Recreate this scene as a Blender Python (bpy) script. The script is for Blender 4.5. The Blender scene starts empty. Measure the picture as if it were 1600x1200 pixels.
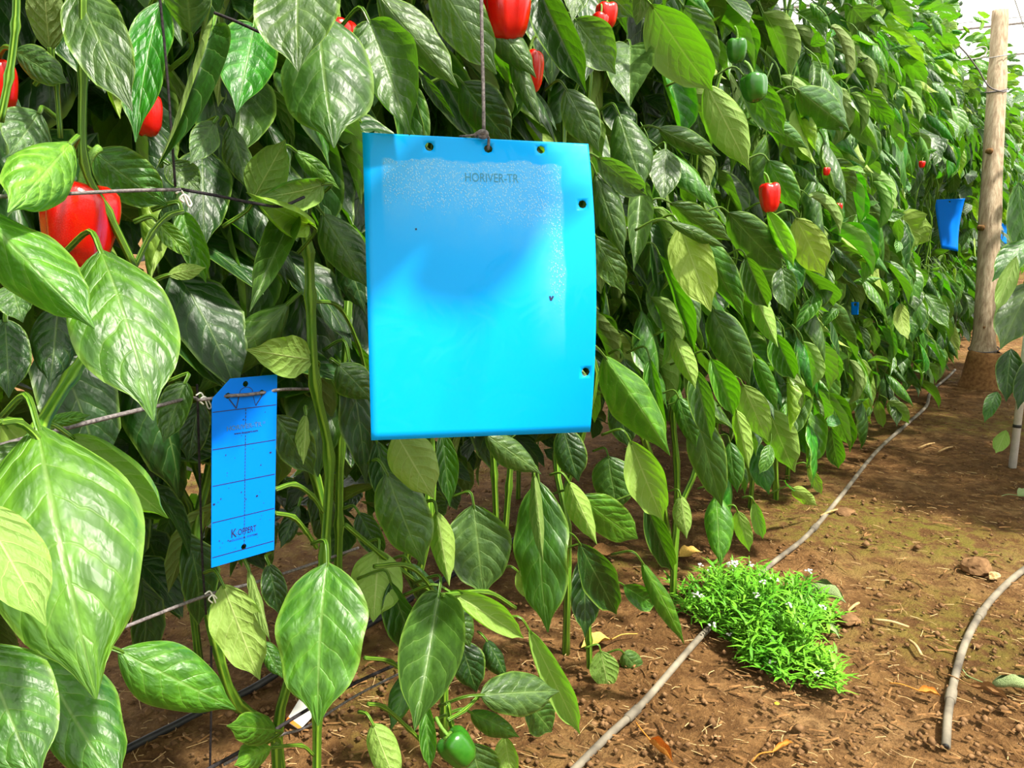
import bpy, math, random
from mathutils import Vector, Matrix, noise
scene = bpy.context.scene
COL = scene.collection
rnd = random.Random(7)
R = math.radians

# ------------------------------------------------------------------ camera, world, sun, exposure
PITCH = R(12.6); CAMZ = 1.0; F = 1250.0
cam_d = bpy.data.cameras.new('camera'); cam_d.sensor_width = 36; cam_d.lens = 36 * F / 1600
cam_d.clip_start = 0.02; cam_d.clip_end = 200
cam = bpy.data.objects.new('camera', cam_d); COL.objects.link(cam)
cam.location = (0, 0, CAMZ); cam.rotation_euler = (R(90) - PITCH, 0, 0)
scene.camera = cam
scene.view_settings.view_transform = 'Standard'; scene.view_settings.look = 'None'
scene.view_settings.gamma = 1; scene.view_settings.use_curve_mapping = False
scene.view_settings.exposure = 1.02
world = bpy.data.worlds.new('greenhouse_daylight'); scene.world = world; world.use_nodes = True
wb = world.node_tree.nodes['Background']
wb.inputs[0].default_value = (1.0, 0.99, 0.96, 1); wb.inputs[1].default_value = 0.8
sun_d = bpy.data.lights.new('sun', 'SUN'); sun_d.energy = 6.2; sun_d.angle = R(4); sun_d.color = (1, .95, .82)
sun = bpy.data.objects.new('sun', sun_d); COL.objects.link(sun)
SUN_DIR = Vector((0.55, -0.30, 1.15)).normalized()
sun.rotation_euler = SUN_DIR.to_track_quat('Z', 'Y').to_euler()
scene.cycles.max_bounces = 8; scene.cycles.transparent_max_bounces = 12

# ------------------------------------------------------------------ frames of reference
CP, SP = math.cos(PITCH), math.sin(PITCH)
OUT = Vector((.82, -.573, 0)).normalized()        # across the row, towards the aisle
ALONG = Vector((.573, .82, 0)).normalized()       # along the row, away from the camera
ROWC = -.777                                      # the row stands this far from the camera
def ray(px, py):
    x = (px - 800) / F; u = -(py - 600) / F
    return Vector((x, CP + u * SP, -SP + u * CP))
def at(px, py, t): return Vector((0, 0, CAMZ)) + ray(px, py) * t
def ground(px, py, z=0.0):
    r = ray(px, py); return at(px, py, (z - CAMZ) / r.z)
def depth_off(px, py, off):                       # depth at which the ray meets the plane off metres out of the row
    r = ray(px, py); d = r.x * OUT.x + r.y * OUT.y
    return (ROWC + off) / d
def atoff(px, py, off): return at(px, py, depth_off(px, py, off))
def rowp(s, c, z=0): return OUT * c + ALONG * s + Vector((0, 0, z))
def sc(p): return p.dot(ALONG), p.dot(OUT)
def proj(p):
    d = p - Vector((0, 0, CAMZ)); t = d.y * CP - d.z * SP
    if t < .02: return None
    up = d.y * SP + d.z * CP
    return 800 + F * d.x / t, 600 - F * up / t, t

# ------------------------------------------------------------------ object helpers
def link(o, parent=None):
    COL.objects.link(o)
    if parent is not None: o.parent = parent
    return o
def mesh(name, verts, faces, mats=(), smooth=True, uvs=None, fmat=None):
    me = bpy.data.meshes.new(name); me.from_pydata([tuple(v) for v in verts], [], faces)
    for m in mats: me.materials.append(m)
    if smooth: me.polygons.foreach_set('use_smooth', [True] * len(me.polygons))
    if fmat: me.polygons.foreach_set('material_index', fmat)
    if uvs:
        l = me.uv_layers.new(name='UVMap')
        for lp in me.loops: l.data[lp.index].uv = uvs[lp.vertex_index]
    me.update(); return me
def obj(name, me, parent=None, label=None, cat=None, group=None, kind=None):
    o = bpy.data.objects.new(name, me); link(o, parent)
    tag(o, label, cat, group, kind); return o
def tag(o, label=None, cat=None, group=None, kind=None):
    for k, v in (('label', label), ('category', cat), ('group', group), ('kind', kind)):
        if v: o[k] = v
    return o
def empty(name, loc, label, cat, group=None):
    o = bpy.data.objects.new(name, None); o.location = loc; o.empty_display_size = .05; link(o)
    return tag(o, label, cat, group)
class MB:
    def __init__(s): s.v = []; s.f = []; s.m = []; s.uv = []
    def add(s, v, f, mi=0, uv=None):
        b = len(s.v); s.v += [Vector(p) for p in v]; s.f += [[i + b for i in q] for q in f]; s.m += [mi] * len(f)
        s.uv += uv if uv else [(0, 0)] * len(v)
    def tube(s, pts, rad, n=6, mi=0, cap=True):
        pts = [Vector(p) for p in pts]; k = len(pts)
        rad = rad if isinstance(rad, (list, tuple)) else [rad] * k
        v = []; f = []; up = Vector((.31, .17, .93))
        nrm = None
        for i, p in enumerate(pts):
            t = (pts[min(i + 1, k - 1)] - pts[max(i - 1, 0)]).normalized()
            if nrm is None:
                nrm = t.cross(up)
                if nrm.length < .05: nrm = t.cross(Vector((1, 0, 0)))
            nrm = (nrm - t * nrm.dot(t)).normalized(); b = t.cross(nrm)
            for j in range(n):
                a = 2 * math.pi * j / n
                v.append(p + (nrm * math.cos(a) + b * math.sin(a)) * rad[i])
        for i in range(k - 1):
            for j in range(n):
                j2 = (j + 1) % n
                f.append([i * n + j, i * n + j2, (i + 1) * n + j2, (i + 1) * n + j])
        if cap: f.append(list(range(n))[::-1]); f.append([(k - 1) * n + j for j in range(n)])
        s.add(v, f, mi, [(j / n, i / max(1, k - 1)) for i in range(k) for j in range(n)])
    def build(s, name, mats, parent=None, off=None, smooth=True, **kw):
        mats = mats if isinstance(mats, (list, tuple)) else [mats]
        o0 = Vector(off) if off is not None else Vector((0, 0, 0))
        me = mesh(name, [p - o0 for p in s.v], s.f, mats, smooth, s.uv, s.m)
        return obj(name, me, parent, **kw)
def smooth_pts(pts, n=6):                          # Catmull-Rom through the points
    pts = [Vector(p) for p in pts]; P = [pts[0] * 2 - pts[1]] + pts + [pts[-1] * 2 - pts[-2]]; out = []
    for i in range(1, len(P) - 2):
        a, b, c, d = P[i - 1], P[i], P[i + 1], P[i + 2]
        for k in range(n):
            t = k / n
            out.append(.5 * ((2 * b) + (c - a) * t + (2 * a - 5 * b + 4 * c - d) * t * t + (3 * b - a - 3 * c + d) * t ** 3))
    out.append(pts[-1]); return out

# ------------------------------------------------------------------ materials
def lin(h):
    h = h.lstrip('#'); c = [int(h[i:i + 2], 16) / 255 for i in (0, 2, 4)]
    return tuple(x / 12.92 if x <= .04045 else ((x + .055) / 1.055) ** 2.4 for x in c) + (1,)
class NT:
    def __init__(s, name):
        s.m = bpy.data.materials.new(name); s.m.use_nodes = True; s.t = s.m.node_tree
        s.t.nodes.clear(); s.out = s.n('ShaderNodeOutputMaterial')
    def n(s, ty, **kw):
        nd = s.t.nodes.new(ty)
        for k, v in kw.items(): setattr(nd, k, v)
        return nd
    def l(s, a, b): s.t.links.new(a, b)
    def val(s, sock, v):
        if hasattr(v, 'is_linked') or isinstance(v, bpy.types.NodeSocket): s.l(v, sock)
        else: sock.default_value = v
    def math(s, op, a, b=0.0, c=0.0, clamp=False):
        nd = s.n('ShaderNodeMath', operation=op); nd.use_clamp = clamp
        for i, v in enumerate((a, b, c)): s.val(nd.inputs[i], v)
        return nd.outputs[0]
    def mix(s, f, a, b, blend='MIX'):
        nd = s.n('ShaderNodeMix', data_type='RGBA', blend_type=blend)
        s.val(nd.inputs[0], f); s.val(nd.inputs[6], a); s.val(nd.inputs[7], b); return nd.outputs[2]
    def noise(s, scale, detail=4, vec=None, rough=.55, dist=0):
        nd = s.n('ShaderNodeTexNoise'); nd.inputs['Scale'].default_value = scale; nd.inputs['Detail'].default_value = detail
        nd.inputs['Roughness'].default_value = rough; nd.inputs['Distortion'].default_value = dist
        if vec is not None: s.l(vec, nd.inputs['Vector'])
        return nd.outputs[0]
    def ramp(s, f, *st):
        nd = s.n('ShaderNodeValToRGB'); e = nd.color_ramp.elements
        while len(e) < len(st): e.new(.5)
        for i, (p, c) in enumerate(st): e[i].position = p; e[i].color = c if len(c) == 4 else tuple(c) + (1,)
        s.val(nd.inputs[0], f); return nd.outputs[0]
    def step(s, f, a, b):
        nd = s.n('ShaderNodeMapRange', interpolation_type='SMOOTHSTEP'); s.val(nd.inputs[0], f)
        nd.inputs[1].default_value = a; nd.inputs[2].default_value = b; return nd.outputs[0]
    def bump(s, h, dist, strength=1.0):
        nd = s.n('ShaderNodeBump'); nd.inputs['Strength'].default_value = strength; nd.inputs['Distance'].default_value = dist
        s.l(h, nd.inputs['Height']); return nd.outputs[0]
    def bsdf(s, col, rough=.5, spec=.5, normal=None, **kw):
        nd = s.n('ShaderNodeBsdfPrincipled'); s.val(nd.inputs['Base Color'], col); s.val(nd.inputs['Roughness'], rough)
        s.val(nd.inputs['Specular IOR Level'], spec)
        if normal is not None: s.l(normal, nd.inputs['Normal'])
        for k, v in kw.items(): s.val(nd.inputs[k], v)
        return nd.outputs[0]
    def done(s, sh): s.l(sh, s.out.inputs[0]); return s.m
def coords(N, what='Object'): return N.n('ShaderNodeTexCoord').outputs[what]

def leaf_material():
    N = NT('pepper_leaf'); oi = N.n('ShaderNodeObjectInfo'); uv = N.n('ShaderNodeUVMap').outputs[0]
    sep = N.n('ShaderNodeSeparateXYZ'); N.l(uv, sep.inputs[0])
    a = N.math('ABSOLUTE', N.math('MULTIPLY_ADD', sep.outputs[0], 2, -1)); y = sep.outputs[1]
    off = N.n('ShaderNodeVectorMath', operation='ADD'); cmb = N.n('ShaderNodeCombineXYZ')
    N.l(N.math('MULTIPLY', oi.outputs['Random'], 37), cmb.inputs[2]); N.l(uv, off.inputs[0]); N.l(cmb.outputs[0], off.inputs[1]); uvr = off.outputs[0]
    wob = N.noise(4, 2, uvr)
    t = N.math('SUBTRACT', N.math('MULTIPLY_ADD', wob, .6, N.math('MULTIPLY', y, 6.5)), N.math('MULTIPLY', N.math('POWER', a, 1.3), 1.9))
    fr = N.math('ABSOLUTE', N.math('SUBTRACT', N.math('FRACT', t), .5))          # 0 at a lateral vein
    lat = N.math('MULTIPLY', N.step(fr, .055, .0), N.step(a, 1.0, .55))
    mid = N.step(a, .05, .012)
    vein = N.math('MAXIMUM', N.math('MULTIPLY', lat, .7), mid)
    pucker = N.math('MULTIPLY', N.math('MINIMUM', N.math('MULTIPLY', fr, 3), 1), N.math('MINIMUM', N.math('MULTIPLY', a, 3.5), 1))
    crin = N.noise(8, 2.5, uvr, .5, .4)
    h = N.math('ADD', N.math('MULTIPLY', pucker, .38), N.math('MULTIPLY', crin, 1.0))
    h = N.math('ADD', h, N.math('MULTIPLY', vein, -.12))
    bump = N.bump(h, .0065, .5)
    base = oi.outputs['Color']
    mott = N.math('MULTIPLY_ADD', N.math('SUBTRACT', .5, pucker), .18, N.noise(6, 4, uvr, .6))
    top = N.mix(N.step(mott, .35, .7), N.mix(1, base, (.55, .62, .45, 1), 'MULTIPLY'), N.mix(1, base, (1.3, 1.22, 1.0, 1), 'MULTIPLY'))
    top = N.mix(N.math('MULTIPLY', vein, .35), top, lin('#8aa55a'))
    under = N.mix(.42, base, lin('#a3b860'))
    under = N.mix(N.math('MULTIPLY', vein, .6), under, lin('#c3d285'))
    geo = N.n('ShaderNodeNewGeometry')
    col = N.mix(geo.outputs['Backfacing'], top, under)
    vo = N.n('ShaderNodeTexVoronoi'); vo.inputs['Scale'].default_value = 42; N.l(uvr, vo.inputs['Vector'])
    spk = N.math('MULTIPLY', N.step(vo.outputs['Distance'], .16, .06), N.step(N.noise(3.2, 2, uvr), .5, .68))
    spk = N.math('MULTIPLY', spk, N.step(oi.outputs['Random'], .35, .6))
    col = N.mix(N.math('MULTIPLY', spk, .75), col, lin('#cdd4be'))
    lit_rim = N.step(a, .86, .99)
    col = N.mix(N.math('MULTIPLY', lit_rim, .5), col, lin('#8fb544'))  # pale margin colour paints the lit leaf edges
    rough = N.math('MULTIPLY_ADD', geo.outputs['Backfacing'], .22, N.math('MULTIPLY_ADD', crin, .12, .38))
    p = N.bsdf(col, rough, .62, bump, **{'Coat Weight': N.math('MULTIPLY_ADD', geo.outputs['Backfacing'], -.16, .18), 'Coat Roughness': .45})
    tr = N.n('ShaderNodeBsdfTranslucent'); N.l(N.mix(1, N.mix(.25, base, lin('#7fb010')), (1.5, 1.9, .55, 1), 'MULTIPLY'), tr.inputs[0]); N.l(bump, tr.inputs[1])
    ms = N.n('ShaderNodeMixShader'); ms.inputs[0].default_value = .27; N.l(p, ms.inputs[1]); N.l(tr.outputs[0], ms.inputs[2])
    return N.done(ms.outputs[0])
def plain(name, c1, c2, scale=20, rough=.5, spec=.5, bumpd=.002, stretch=None, detail=4):
    N = NT(name); v = coords(N)
    if stretch:
        mp = N.n('ShaderNodeMapping'); mp.inputs['Scale'].default_value = stretch; N.l(v, mp.inputs[0]); v = mp.outputs[0]
    nz = N.noise(scale, detail, v)
    return N.done(N.bsdf(N.ramp(nz, (.3, lin(c1)), (.7, lin(c2))), rough, spec, N.bump(nz, bumpd, .6)))
def stem_material():
    N = NT('pepper_stem'); uv = N.n('ShaderNodeUVMap').outputs[0]; sep = N.n('ShaderNodeSeparateXYZ'); N.l(uv, sep.inputs[0])
    st = N.math('SINE', N.math('MULTIPLY', sep.outputs[0], 6.2832 * 5)); nz = N.noise(30, 3, coords(N))
    c = N.mix(N.step(st, -.2, .8), lin('#3d6b14'), lin('#7da32e')); c = N.mix(N.step(nz, .4, .75), c, lin('#5c8a22'))
    return N.done(N.bsdf(c, .42, .5, N.bump(st, .0012, .7)))
def soil_material():
    N = NT('soil'); v = coords(N)
    n1 = N.noise(2.2, 5, v, .6); n2 = N.noise(22, 8, v, .7); n3 = N.noise(120, 4, v, .6); n4 = N.noise(1.3, 3, v, .5, .5)
    c = N.ramp(n1, (.3, lin('#6e4f2d')), (.5, lin('#8a653d')), (.72, lin('#a58156')))
    c = N.mix(N.math('MULTIPLY', N.step(n2, .62, .40), .7), c, lin('#51341a'))
    c = N.mix(N.math('MULTIPLY', N.step(n3, .58, .8), .7), c, lin('#cda574'))
    moss = N.math('MULTIPLY', N.step(n4, .48, .66), N.step(n2, .40, .6))
    c = N.mix(N.math('MULTIPLY', moss, .8), c, lin('#6e6a24'))
    h = N.math('ADD', n2, N.math('MULTIPLY', n3, .35))
    return N.done(N.bsdf(c, .9, .15, N.bump(h, .035, .9)))
def film_material():
    N = NT('greenhouse_film'); v = coords(N); nz = N.noise(.8, 3, v)
    tp = N.n('ShaderNodeBsdfTransparent'); tl = N.n('ShaderNodeBsdfTranslucent'); tl.inputs[0].default_value = (.95, .95, .93, 1)
    ms = N.n('ShaderNodeMixShader'); N.l(N.math('MULTIPLY_ADD', nz, .2, .12), ms.inputs[0]); N.l(tp.outputs[0], ms.inputs[1]); N.l(tl.outputs[0], ms.inputs[2])
    return N.done(ms.outputs[0])
def fruit_material(name, c1, c2):
    N = NT(name); nz = N.noise(6, 3, coords(N))
    return N.done(N.bsdf(N.mix(nz, lin(c1), lin(c2)), .22, .5, N.bump(N.noise(60, 2, coords(N)), .0006, .3), **{'Coat Weight': .4, 'Coat Roughness': .12}))
def trap_material(name, glue):
    N = NT(name); uv = N.n('ShaderNodeUVMap').outputs[0]; sep = N.n('ShaderNodeSeparateXYZ'); N.l(uv, sep.inputs[0])
    u, v = sep.outputs[0], sep.outputs[1]                                        # v grows downwards
    blue = lin('#00a8ff') if glue else lin('#0078f2')  # the plain card's deeper blue holds shade in its base colour
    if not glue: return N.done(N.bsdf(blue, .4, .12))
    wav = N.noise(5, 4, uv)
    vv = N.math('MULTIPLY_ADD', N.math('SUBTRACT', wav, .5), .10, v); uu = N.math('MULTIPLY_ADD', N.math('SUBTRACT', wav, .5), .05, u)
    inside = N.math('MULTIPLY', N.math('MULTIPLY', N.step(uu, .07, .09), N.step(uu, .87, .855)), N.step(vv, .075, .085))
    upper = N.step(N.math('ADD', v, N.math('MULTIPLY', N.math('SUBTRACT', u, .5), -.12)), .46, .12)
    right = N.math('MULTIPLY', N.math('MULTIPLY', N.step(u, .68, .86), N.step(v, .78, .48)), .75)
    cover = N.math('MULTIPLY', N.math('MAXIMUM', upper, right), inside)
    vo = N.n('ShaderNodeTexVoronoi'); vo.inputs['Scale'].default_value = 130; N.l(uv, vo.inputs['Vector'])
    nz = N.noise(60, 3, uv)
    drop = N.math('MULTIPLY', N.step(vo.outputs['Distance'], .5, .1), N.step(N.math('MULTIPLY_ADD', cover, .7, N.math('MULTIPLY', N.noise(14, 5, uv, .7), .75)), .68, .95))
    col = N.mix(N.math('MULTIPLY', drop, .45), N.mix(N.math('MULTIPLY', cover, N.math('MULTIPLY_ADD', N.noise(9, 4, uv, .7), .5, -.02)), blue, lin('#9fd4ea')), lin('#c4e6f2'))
    bp = N.bump(N.math('ADD', N.math('MULTIPLY', drop, .6), N.math('MULTIPLY', N.noise(3, 2, uv), .4)), .002, .4)
    cn = N.bump(N.math('ADD', N.math('MULTIPLY', drop, .25), N.math('MULTIPLY', N.noise(4, 3, uv, .5, .8), 1.6)), .006, .5)
    sh = N.n('ShaderNodeBsdfPrincipled'); N.l(col, sh.inputs['Base Color']); sh.inputs['Roughness'].default_value = .4
    sh.inputs['Coat Weight'].default_value = .14; sh.inputs['Specular IOR Level'].default_value = .1; N.l(N.math('MULTIPLY_ADD', drop, .1, .06), sh.inputs['Coat Roughness']); N.l(cn, sh.inputs['Coat Normal'])
    N.l(bp, sh.inputs['Normal']); return N.done(sh.outputs[0])
def wood_material():
    N = NT('weathered_wood'); v = coords(N); mp = N.n('ShaderNodeMapping'); mp.inputs['Scale'].default_value = (1, 1, .06); N.l(v, mp.inputs[0])
    g = N.noise(70, 6, mp.outputs[0], .65); b = N.noise(3, 4, v)
    c = N.ramp(g, (.3, lin('#85705a')), (.5, lin('#b09b82')), (.7, lin('#cdbba2')))
    c = N.mix(N.math('MULTIPLY', N.step(b, .55, .72), .5), c, lin('#8b643f'))
    return N.done(N.bsdf(c, .8, .2, N.bump(g, .006, .8)))
LEAF = leaf_material(); STEM = stem_material(); SOIL = soil_material(); FILM = film_material(); WOOD = wood_material()
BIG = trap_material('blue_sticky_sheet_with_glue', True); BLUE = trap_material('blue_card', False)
RED = fruit_material('red_pepper_skin', '#c80404', '#e01006'); GREEN = fruit_material('green_pepper_skin', '#1c5a0e', '#397a1c')
CALYX = plain('calyx_green', '#4f8220', '#7faa3c', 40, .5)
TWINE = plain('grey_twine', '#4c4648', '#8d8484', 300, .8, .2, .001); DARKTW = plain('dark_twine', '#17151a', '#3c3638', 300, .8, .2, .001)
WHITEP = plain('white_plastic', '#d8d6cf', '#f1efe8', 30, .4); HOSE = plain('dusty_hose', '#4f4840', '#968c7a', 14, .7, .3, .001)
BLACKH = plain('black_hose', '#1c1c1f', '#3a3836', 20, .5, .4, .001); WIRE = plain('galvanised_wire', '#8b8786', '#b7b2b0', 50, .5)
INK = plain('dark_ink', '#10204a', '#182a58', 20, .6); GREYINK = plain('grey_ink', '#2a67a0', '#2d6cab', 20, .6); PALEINK = plain('worn_ink', '#3486a8', '#3b90b2', 20, .6)
STRAW = plain('straw', '#a07c4c', '#cfb382', 60, .8, .2); BARK = plain('dry_brown', '#6a4a2b', '#977045', 60, .85, .2)
STONE = plain('clod_stone', '#59402a', '#8d6c4b', 30, .95, .1, .006); DRYLEAF = plain('dry_leaf', '#b98a3c', '#dcb75e', 30, .7, .3)
ORANGEL = plain('orange_leaf', '#a9661e', '#d38f3a', 30, .7, .3); WILT = plain('wilted_leaf', '#6f8450', '#9fb07a', 40, .6, .3, .004)
WEED = plain('weed_green', '#3a8010', '#76b42a', 12, .55, .3); PETAL = plain('white_petal', '#f3f3ec', '#ffffff', 20, .6)
YPETAL = plain('yellow_petal', '#f2dc10', '#fbe93c', 20, .6); ORANGE = plain('orange_print', '#d8721c', '#ea8430', 20, .6)

# ------------------------------------------------------------------ setting
def build_floor():
    xs = [-30, -14, -7, -3.5, -2.4] + [-1.6 + .028 * i for i in range(180)] + [4.2, 5.5, 8, 12, 20, 34]
    ys = [-12, -5, -2, -.6] + [.2 + .03 * i for i in range(210)] + [7.2, 8.2, 10, 14, 20, 34]
    v = []; nx = len(xs)
    for y in ys:
        for x in xs:
            n = noise.fractal(Vector((x * 2.3, y * 2.3, 0)), 1.0, 2.0, 3) * .012 + noise.fractal(Vector((x * 14, y * 14, 3)), .9, 2.0, 3) * .0065 + noise.noise(Vector((x * 31, y * 31, 5))) * .004
            v.append((x, y, n - .004))
    f = [[j * nx + i, j * nx + i + 1, (j + 1) * nx + i + 1, (j + 1) * nx + i] for j in range(len(ys) - 1) for i in range(nx - 1)]
    return obj('floor', mesh('floor', v, f, [SOIL]), kind='structure', label='brown trodden soil floor of the greenhouse with moss tints')
build_floor()
def sheet(name, a, b, c, d, label):
    return obj(name, mesh(name, [a, b, c, d], [[0, 1, 2, 3]], [FILM], False), kind='structure', label=label)
sheet('ceiling', rowp(-14, -14, 3.3), rowp(-14, 14, 3.3), rowp(24, 14, 3.3), rowp(24, -14, 3.3), 'white translucent plastic film roof')
sheet('wall_far', rowp(24, -14, -.1), rowp(24, 14, -.1), rowp(24, 14, 3.3), rowp(24, -14, 3.3), 'white plastic film end wall')

# ------------------------------------------------------------------ leaves
def leaf_geo(nu, nv, asp=.5, bend=.6, fold=.1, curl=.2, rip=.02, k=2.0, twist=0, seed=0, pet=None, puck=.007):
    """chord 1 along +y, base at the origin, upper face +z. returns verts, faces, uvs, material indices"""
    r = random.Random(seed); ph = r.uniform(0, 6.28); ph2 = r.uniform(0, 6.28)
    cy = [0.0]; cz = [0.0]; an = [bend * .5]
    for i in range(nu):
        u = (i + .5) / nu; a = bend * (.5 - u); cy.append(cy[-1] + math.cos(a) / nu); cz.append(cz[-1] + math.sin(a) / nu); an.append(bend * (.5 - (i + 1) / nu))
    V = []; UV = []; mx = .44 ** .75 * .56 ** .95
    for i in range(nu + 1):
        u = i / nu; hw = max(.004, (u ** .75) * ((1 - u) ** .95) / mx * asp * .5 * (1 + .05 * math.sin(9 * u + ph)))
        if u > .8: hw = max(.004, hw * (1 - .42 * math.sin(math.pi * min(1, (u - .8) / .2 * .75))))
        a = an[i]; n = Vector((0, -math.sin(a), math.cos(a))); tw = twist * (u - .5)
        for j in range(nv + 1):
            w = -1 + 2 * j / nv; aw = abs(w); sg = 1 if w >= 0 else -1; s = aw * hw
            phi = fold + curl * aw * aw * 1.1
            x = sg * s * math.cos(phi); h = s * math.sin(phi)
            h += rip * aw ** 1.6 * math.sin(u * k * 6.283 + (ph if sg > 0 else ph2)) * math.sin(math.pi * min(1, u * 1.05))
            h += puck * math.sin(6.283 * (u * 6.5 - aw ** 1.3 * 1.9)) * aw * (1 - aw) * 4 * (1 - u)
            x, h = x * math.cos(tw) - h * math.sin(tw), x * math.sin(tw) + h * math.cos(tw)
            V.append(Vector((x, cy[i], cz[i])) + n * h); UV.append((j / nv, u))
    F_ = [[i * (nv + 1) + j, i * (nv + 1) + j + 1, (i + 1) * (nv + 1) + j + 1, (i + 1) * (nv + 1) + j] for i in range(nu) for j in range(nv)]
    tip = Vector((0, cy[-1], cz[-1])); q = tip.rotation_difference(Vector((0, 1, 0))).to_matrix(); sca = 1 / tip.length
    V = [q @ p * sca for p in V]; M = [0] * len(F_)
    if pet:
        mb = MB(); mb.tube(smooth_pts([(0, .12, -.004), (0, 0, 0), (0, -.16, -.02), (0, -.38, -.16)], 2), [.006] * 2 + [.011] * 4 + [.014], pet, cap=False)
        b = len(V); V += mb.v; UV += mb.uv; F_ += [[i + b for i in f] for f in mb.f]; M += [1] * len(mb.f)
    return V, F_, UV, M
def leaf_mesh(*a, **k):
    V, F_, UV, M = leaf_geo(*a, **k); return mesh('leaf', V, F_, [LEAF, STEM], True, UV, M)
def variants(n, nu, nv, pet, s0):
    out = []
    for i in range(n):
        r = random.Random(s0 + i)
        f = r.choice([r.uniform(-.8, -.25), r.uniform(-.3, .25), r.uniform(.4, 1.05)])
        out.append(leaf_mesh(nu, nv, r.uniform(.42, .62), r.uniform(.2, 1.2), f, r.uniform(-.9, .6), r.uniform(.01, .035), r.uniform(1.5, 3), r.uniform(-.9, .9), s0 + i, pet))
    return out
NEARV = variants(14, 14, 8, 5, 100); MIDV = variants(14, 10, 6, 4, 200); FARV = variants(6, 5, 4, 3, 300)
def frame(P, Q, normal_hint, roll=0, size=None):
    y = (Q - P).normalized(); z = normal_hint - y * normal_hint.dot(y)
    if z.length < 1e-4: z = Vector((0, 0, 1)) - y * y.z
    z.normalize(); x = y.cross(z)
    if roll: z = (Matrix.Rotation(roll, 3, y) @ z); x = y.cross(z)
    L = size or (Q - P).length
    return Matrix.Translation(P) @ Matrix((x, y, z)).transposed().to_4x4() @ Matrix.Scale(L, 4)
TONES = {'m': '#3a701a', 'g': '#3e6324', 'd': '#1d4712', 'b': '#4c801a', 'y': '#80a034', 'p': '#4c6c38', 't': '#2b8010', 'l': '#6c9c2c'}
def tone(k, r=rnd):
    c = lin(TONES[k]); j = r.uniform(.82, 1.18); h = r.uniform(.9, 1.1)
    return (c[0] * j * h, c[1] * j, c[2] * j * (2 - h), 1)

# ------------------------------------------------------------------ pepper plants of the long row
SPACING = .38; S0 = -.48
PLANT_S = [S0 + SPACING * i for i in range(41)]
NEAR_LABELS = [
 'bell pepper plant standing beside the camera at the lower left, large bright leaves',
 'bell pepper plant at the left edge bearing the biggest ripe red pepper',
 'bell pepper plant with long green stem between the two blue cards at left',
 'bell pepper plant just right of the small blue card, one large hanging low leaf',
 'bell pepper plant directly behind the large blue sticky sheet',
 'bell pepper plant at right edge of the large blue sheet, leaves drooping to the soil',
 'bell pepper plant rising behind the bright green weed clump, yellow undersides showing']
plants = []
ORD = ['first', 'second', 'third', 'fourth', 'fifth', 'sixth', 'seventh', 'eighth', 'ninth', 'tenth']
for i, s in enumerate(PLANT_S):
    if i < 2: lab = NEAR_LABELS[0] if i == 1 else 'bell pepper plant cut off by the left edge of the frame, upper leaves only'; g = None
    elif i - 1 < len(NEAR_LABELS): lab = NEAR_LABELS[i - 1]; g = None
    elif i < 17: lab = 'leafy bell pepper plant, %s along the long row past the weed clump' % ORD[i - 8] if i - 8 < 10 else None; g = None
    if i >= 17: lab = 'leafy bell pepper plant far along the row behind the wooden post'; g = 'far pepper plants of the long row'
    plants.append(empty('pepper_plant', rowp(s, ROWC), lab, 'plant', g))
def plant_for(P, lst=None):
    s = sc(P)[0]; i = min(range(len(PLANT_S)), key=lambda k: abs(PLANT_S[k] - s)); return plants[i]
def put_leaf(me, M, col, parent):
    o = bpy.data.objects.new('leaf', me); COL.objects.link(o); o.parent = parent
    o.matrix_basis = Matrix.Translation(-parent.location) @ M; o.color = col
    return o
# blue sheets: corners (TL, TR, BR, BL)
BIGC = [at(566, 207, .872), at(919, 225, .925), at(922, 675, .925), at(580, 688, .872)]
SMALLC = [at(331, 594, .865), at(433, 585, .92), at(428, 859, .92), at(330, 887, .865)]
def blocks(P):
    q = proj(P)
    if not q: return True
    x, y, t = q
    if t < .3 and x > -60: return True
    if 545 < x < 955 and 190 < y < 708 and t < .98: return True
    if 742 < x < 768 and y < 210 and t < .95: return True
    if 310 < x < 450 and 575 < y < 900 and t < 1.1: return True
    if 1425 < x < 1535 and 280 < y < 415 and t < 5.3: return True
    if 1505 < x < 1590 and y < 640 and t < 4.7: return True
    if 1312 < x < 1360 and 455 < y < 512 and t < 2.85: return True
    if 1550 < x < 1580 and 335 < y < 400 and t < 7.6: return True
    return False
def tops(P, inner=False): return tone(rnd.choice('dddmg' if inner else 'mmgdgmdbt'))  # inner leaves lean to the dark tone, putting gap shade into their colour
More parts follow.
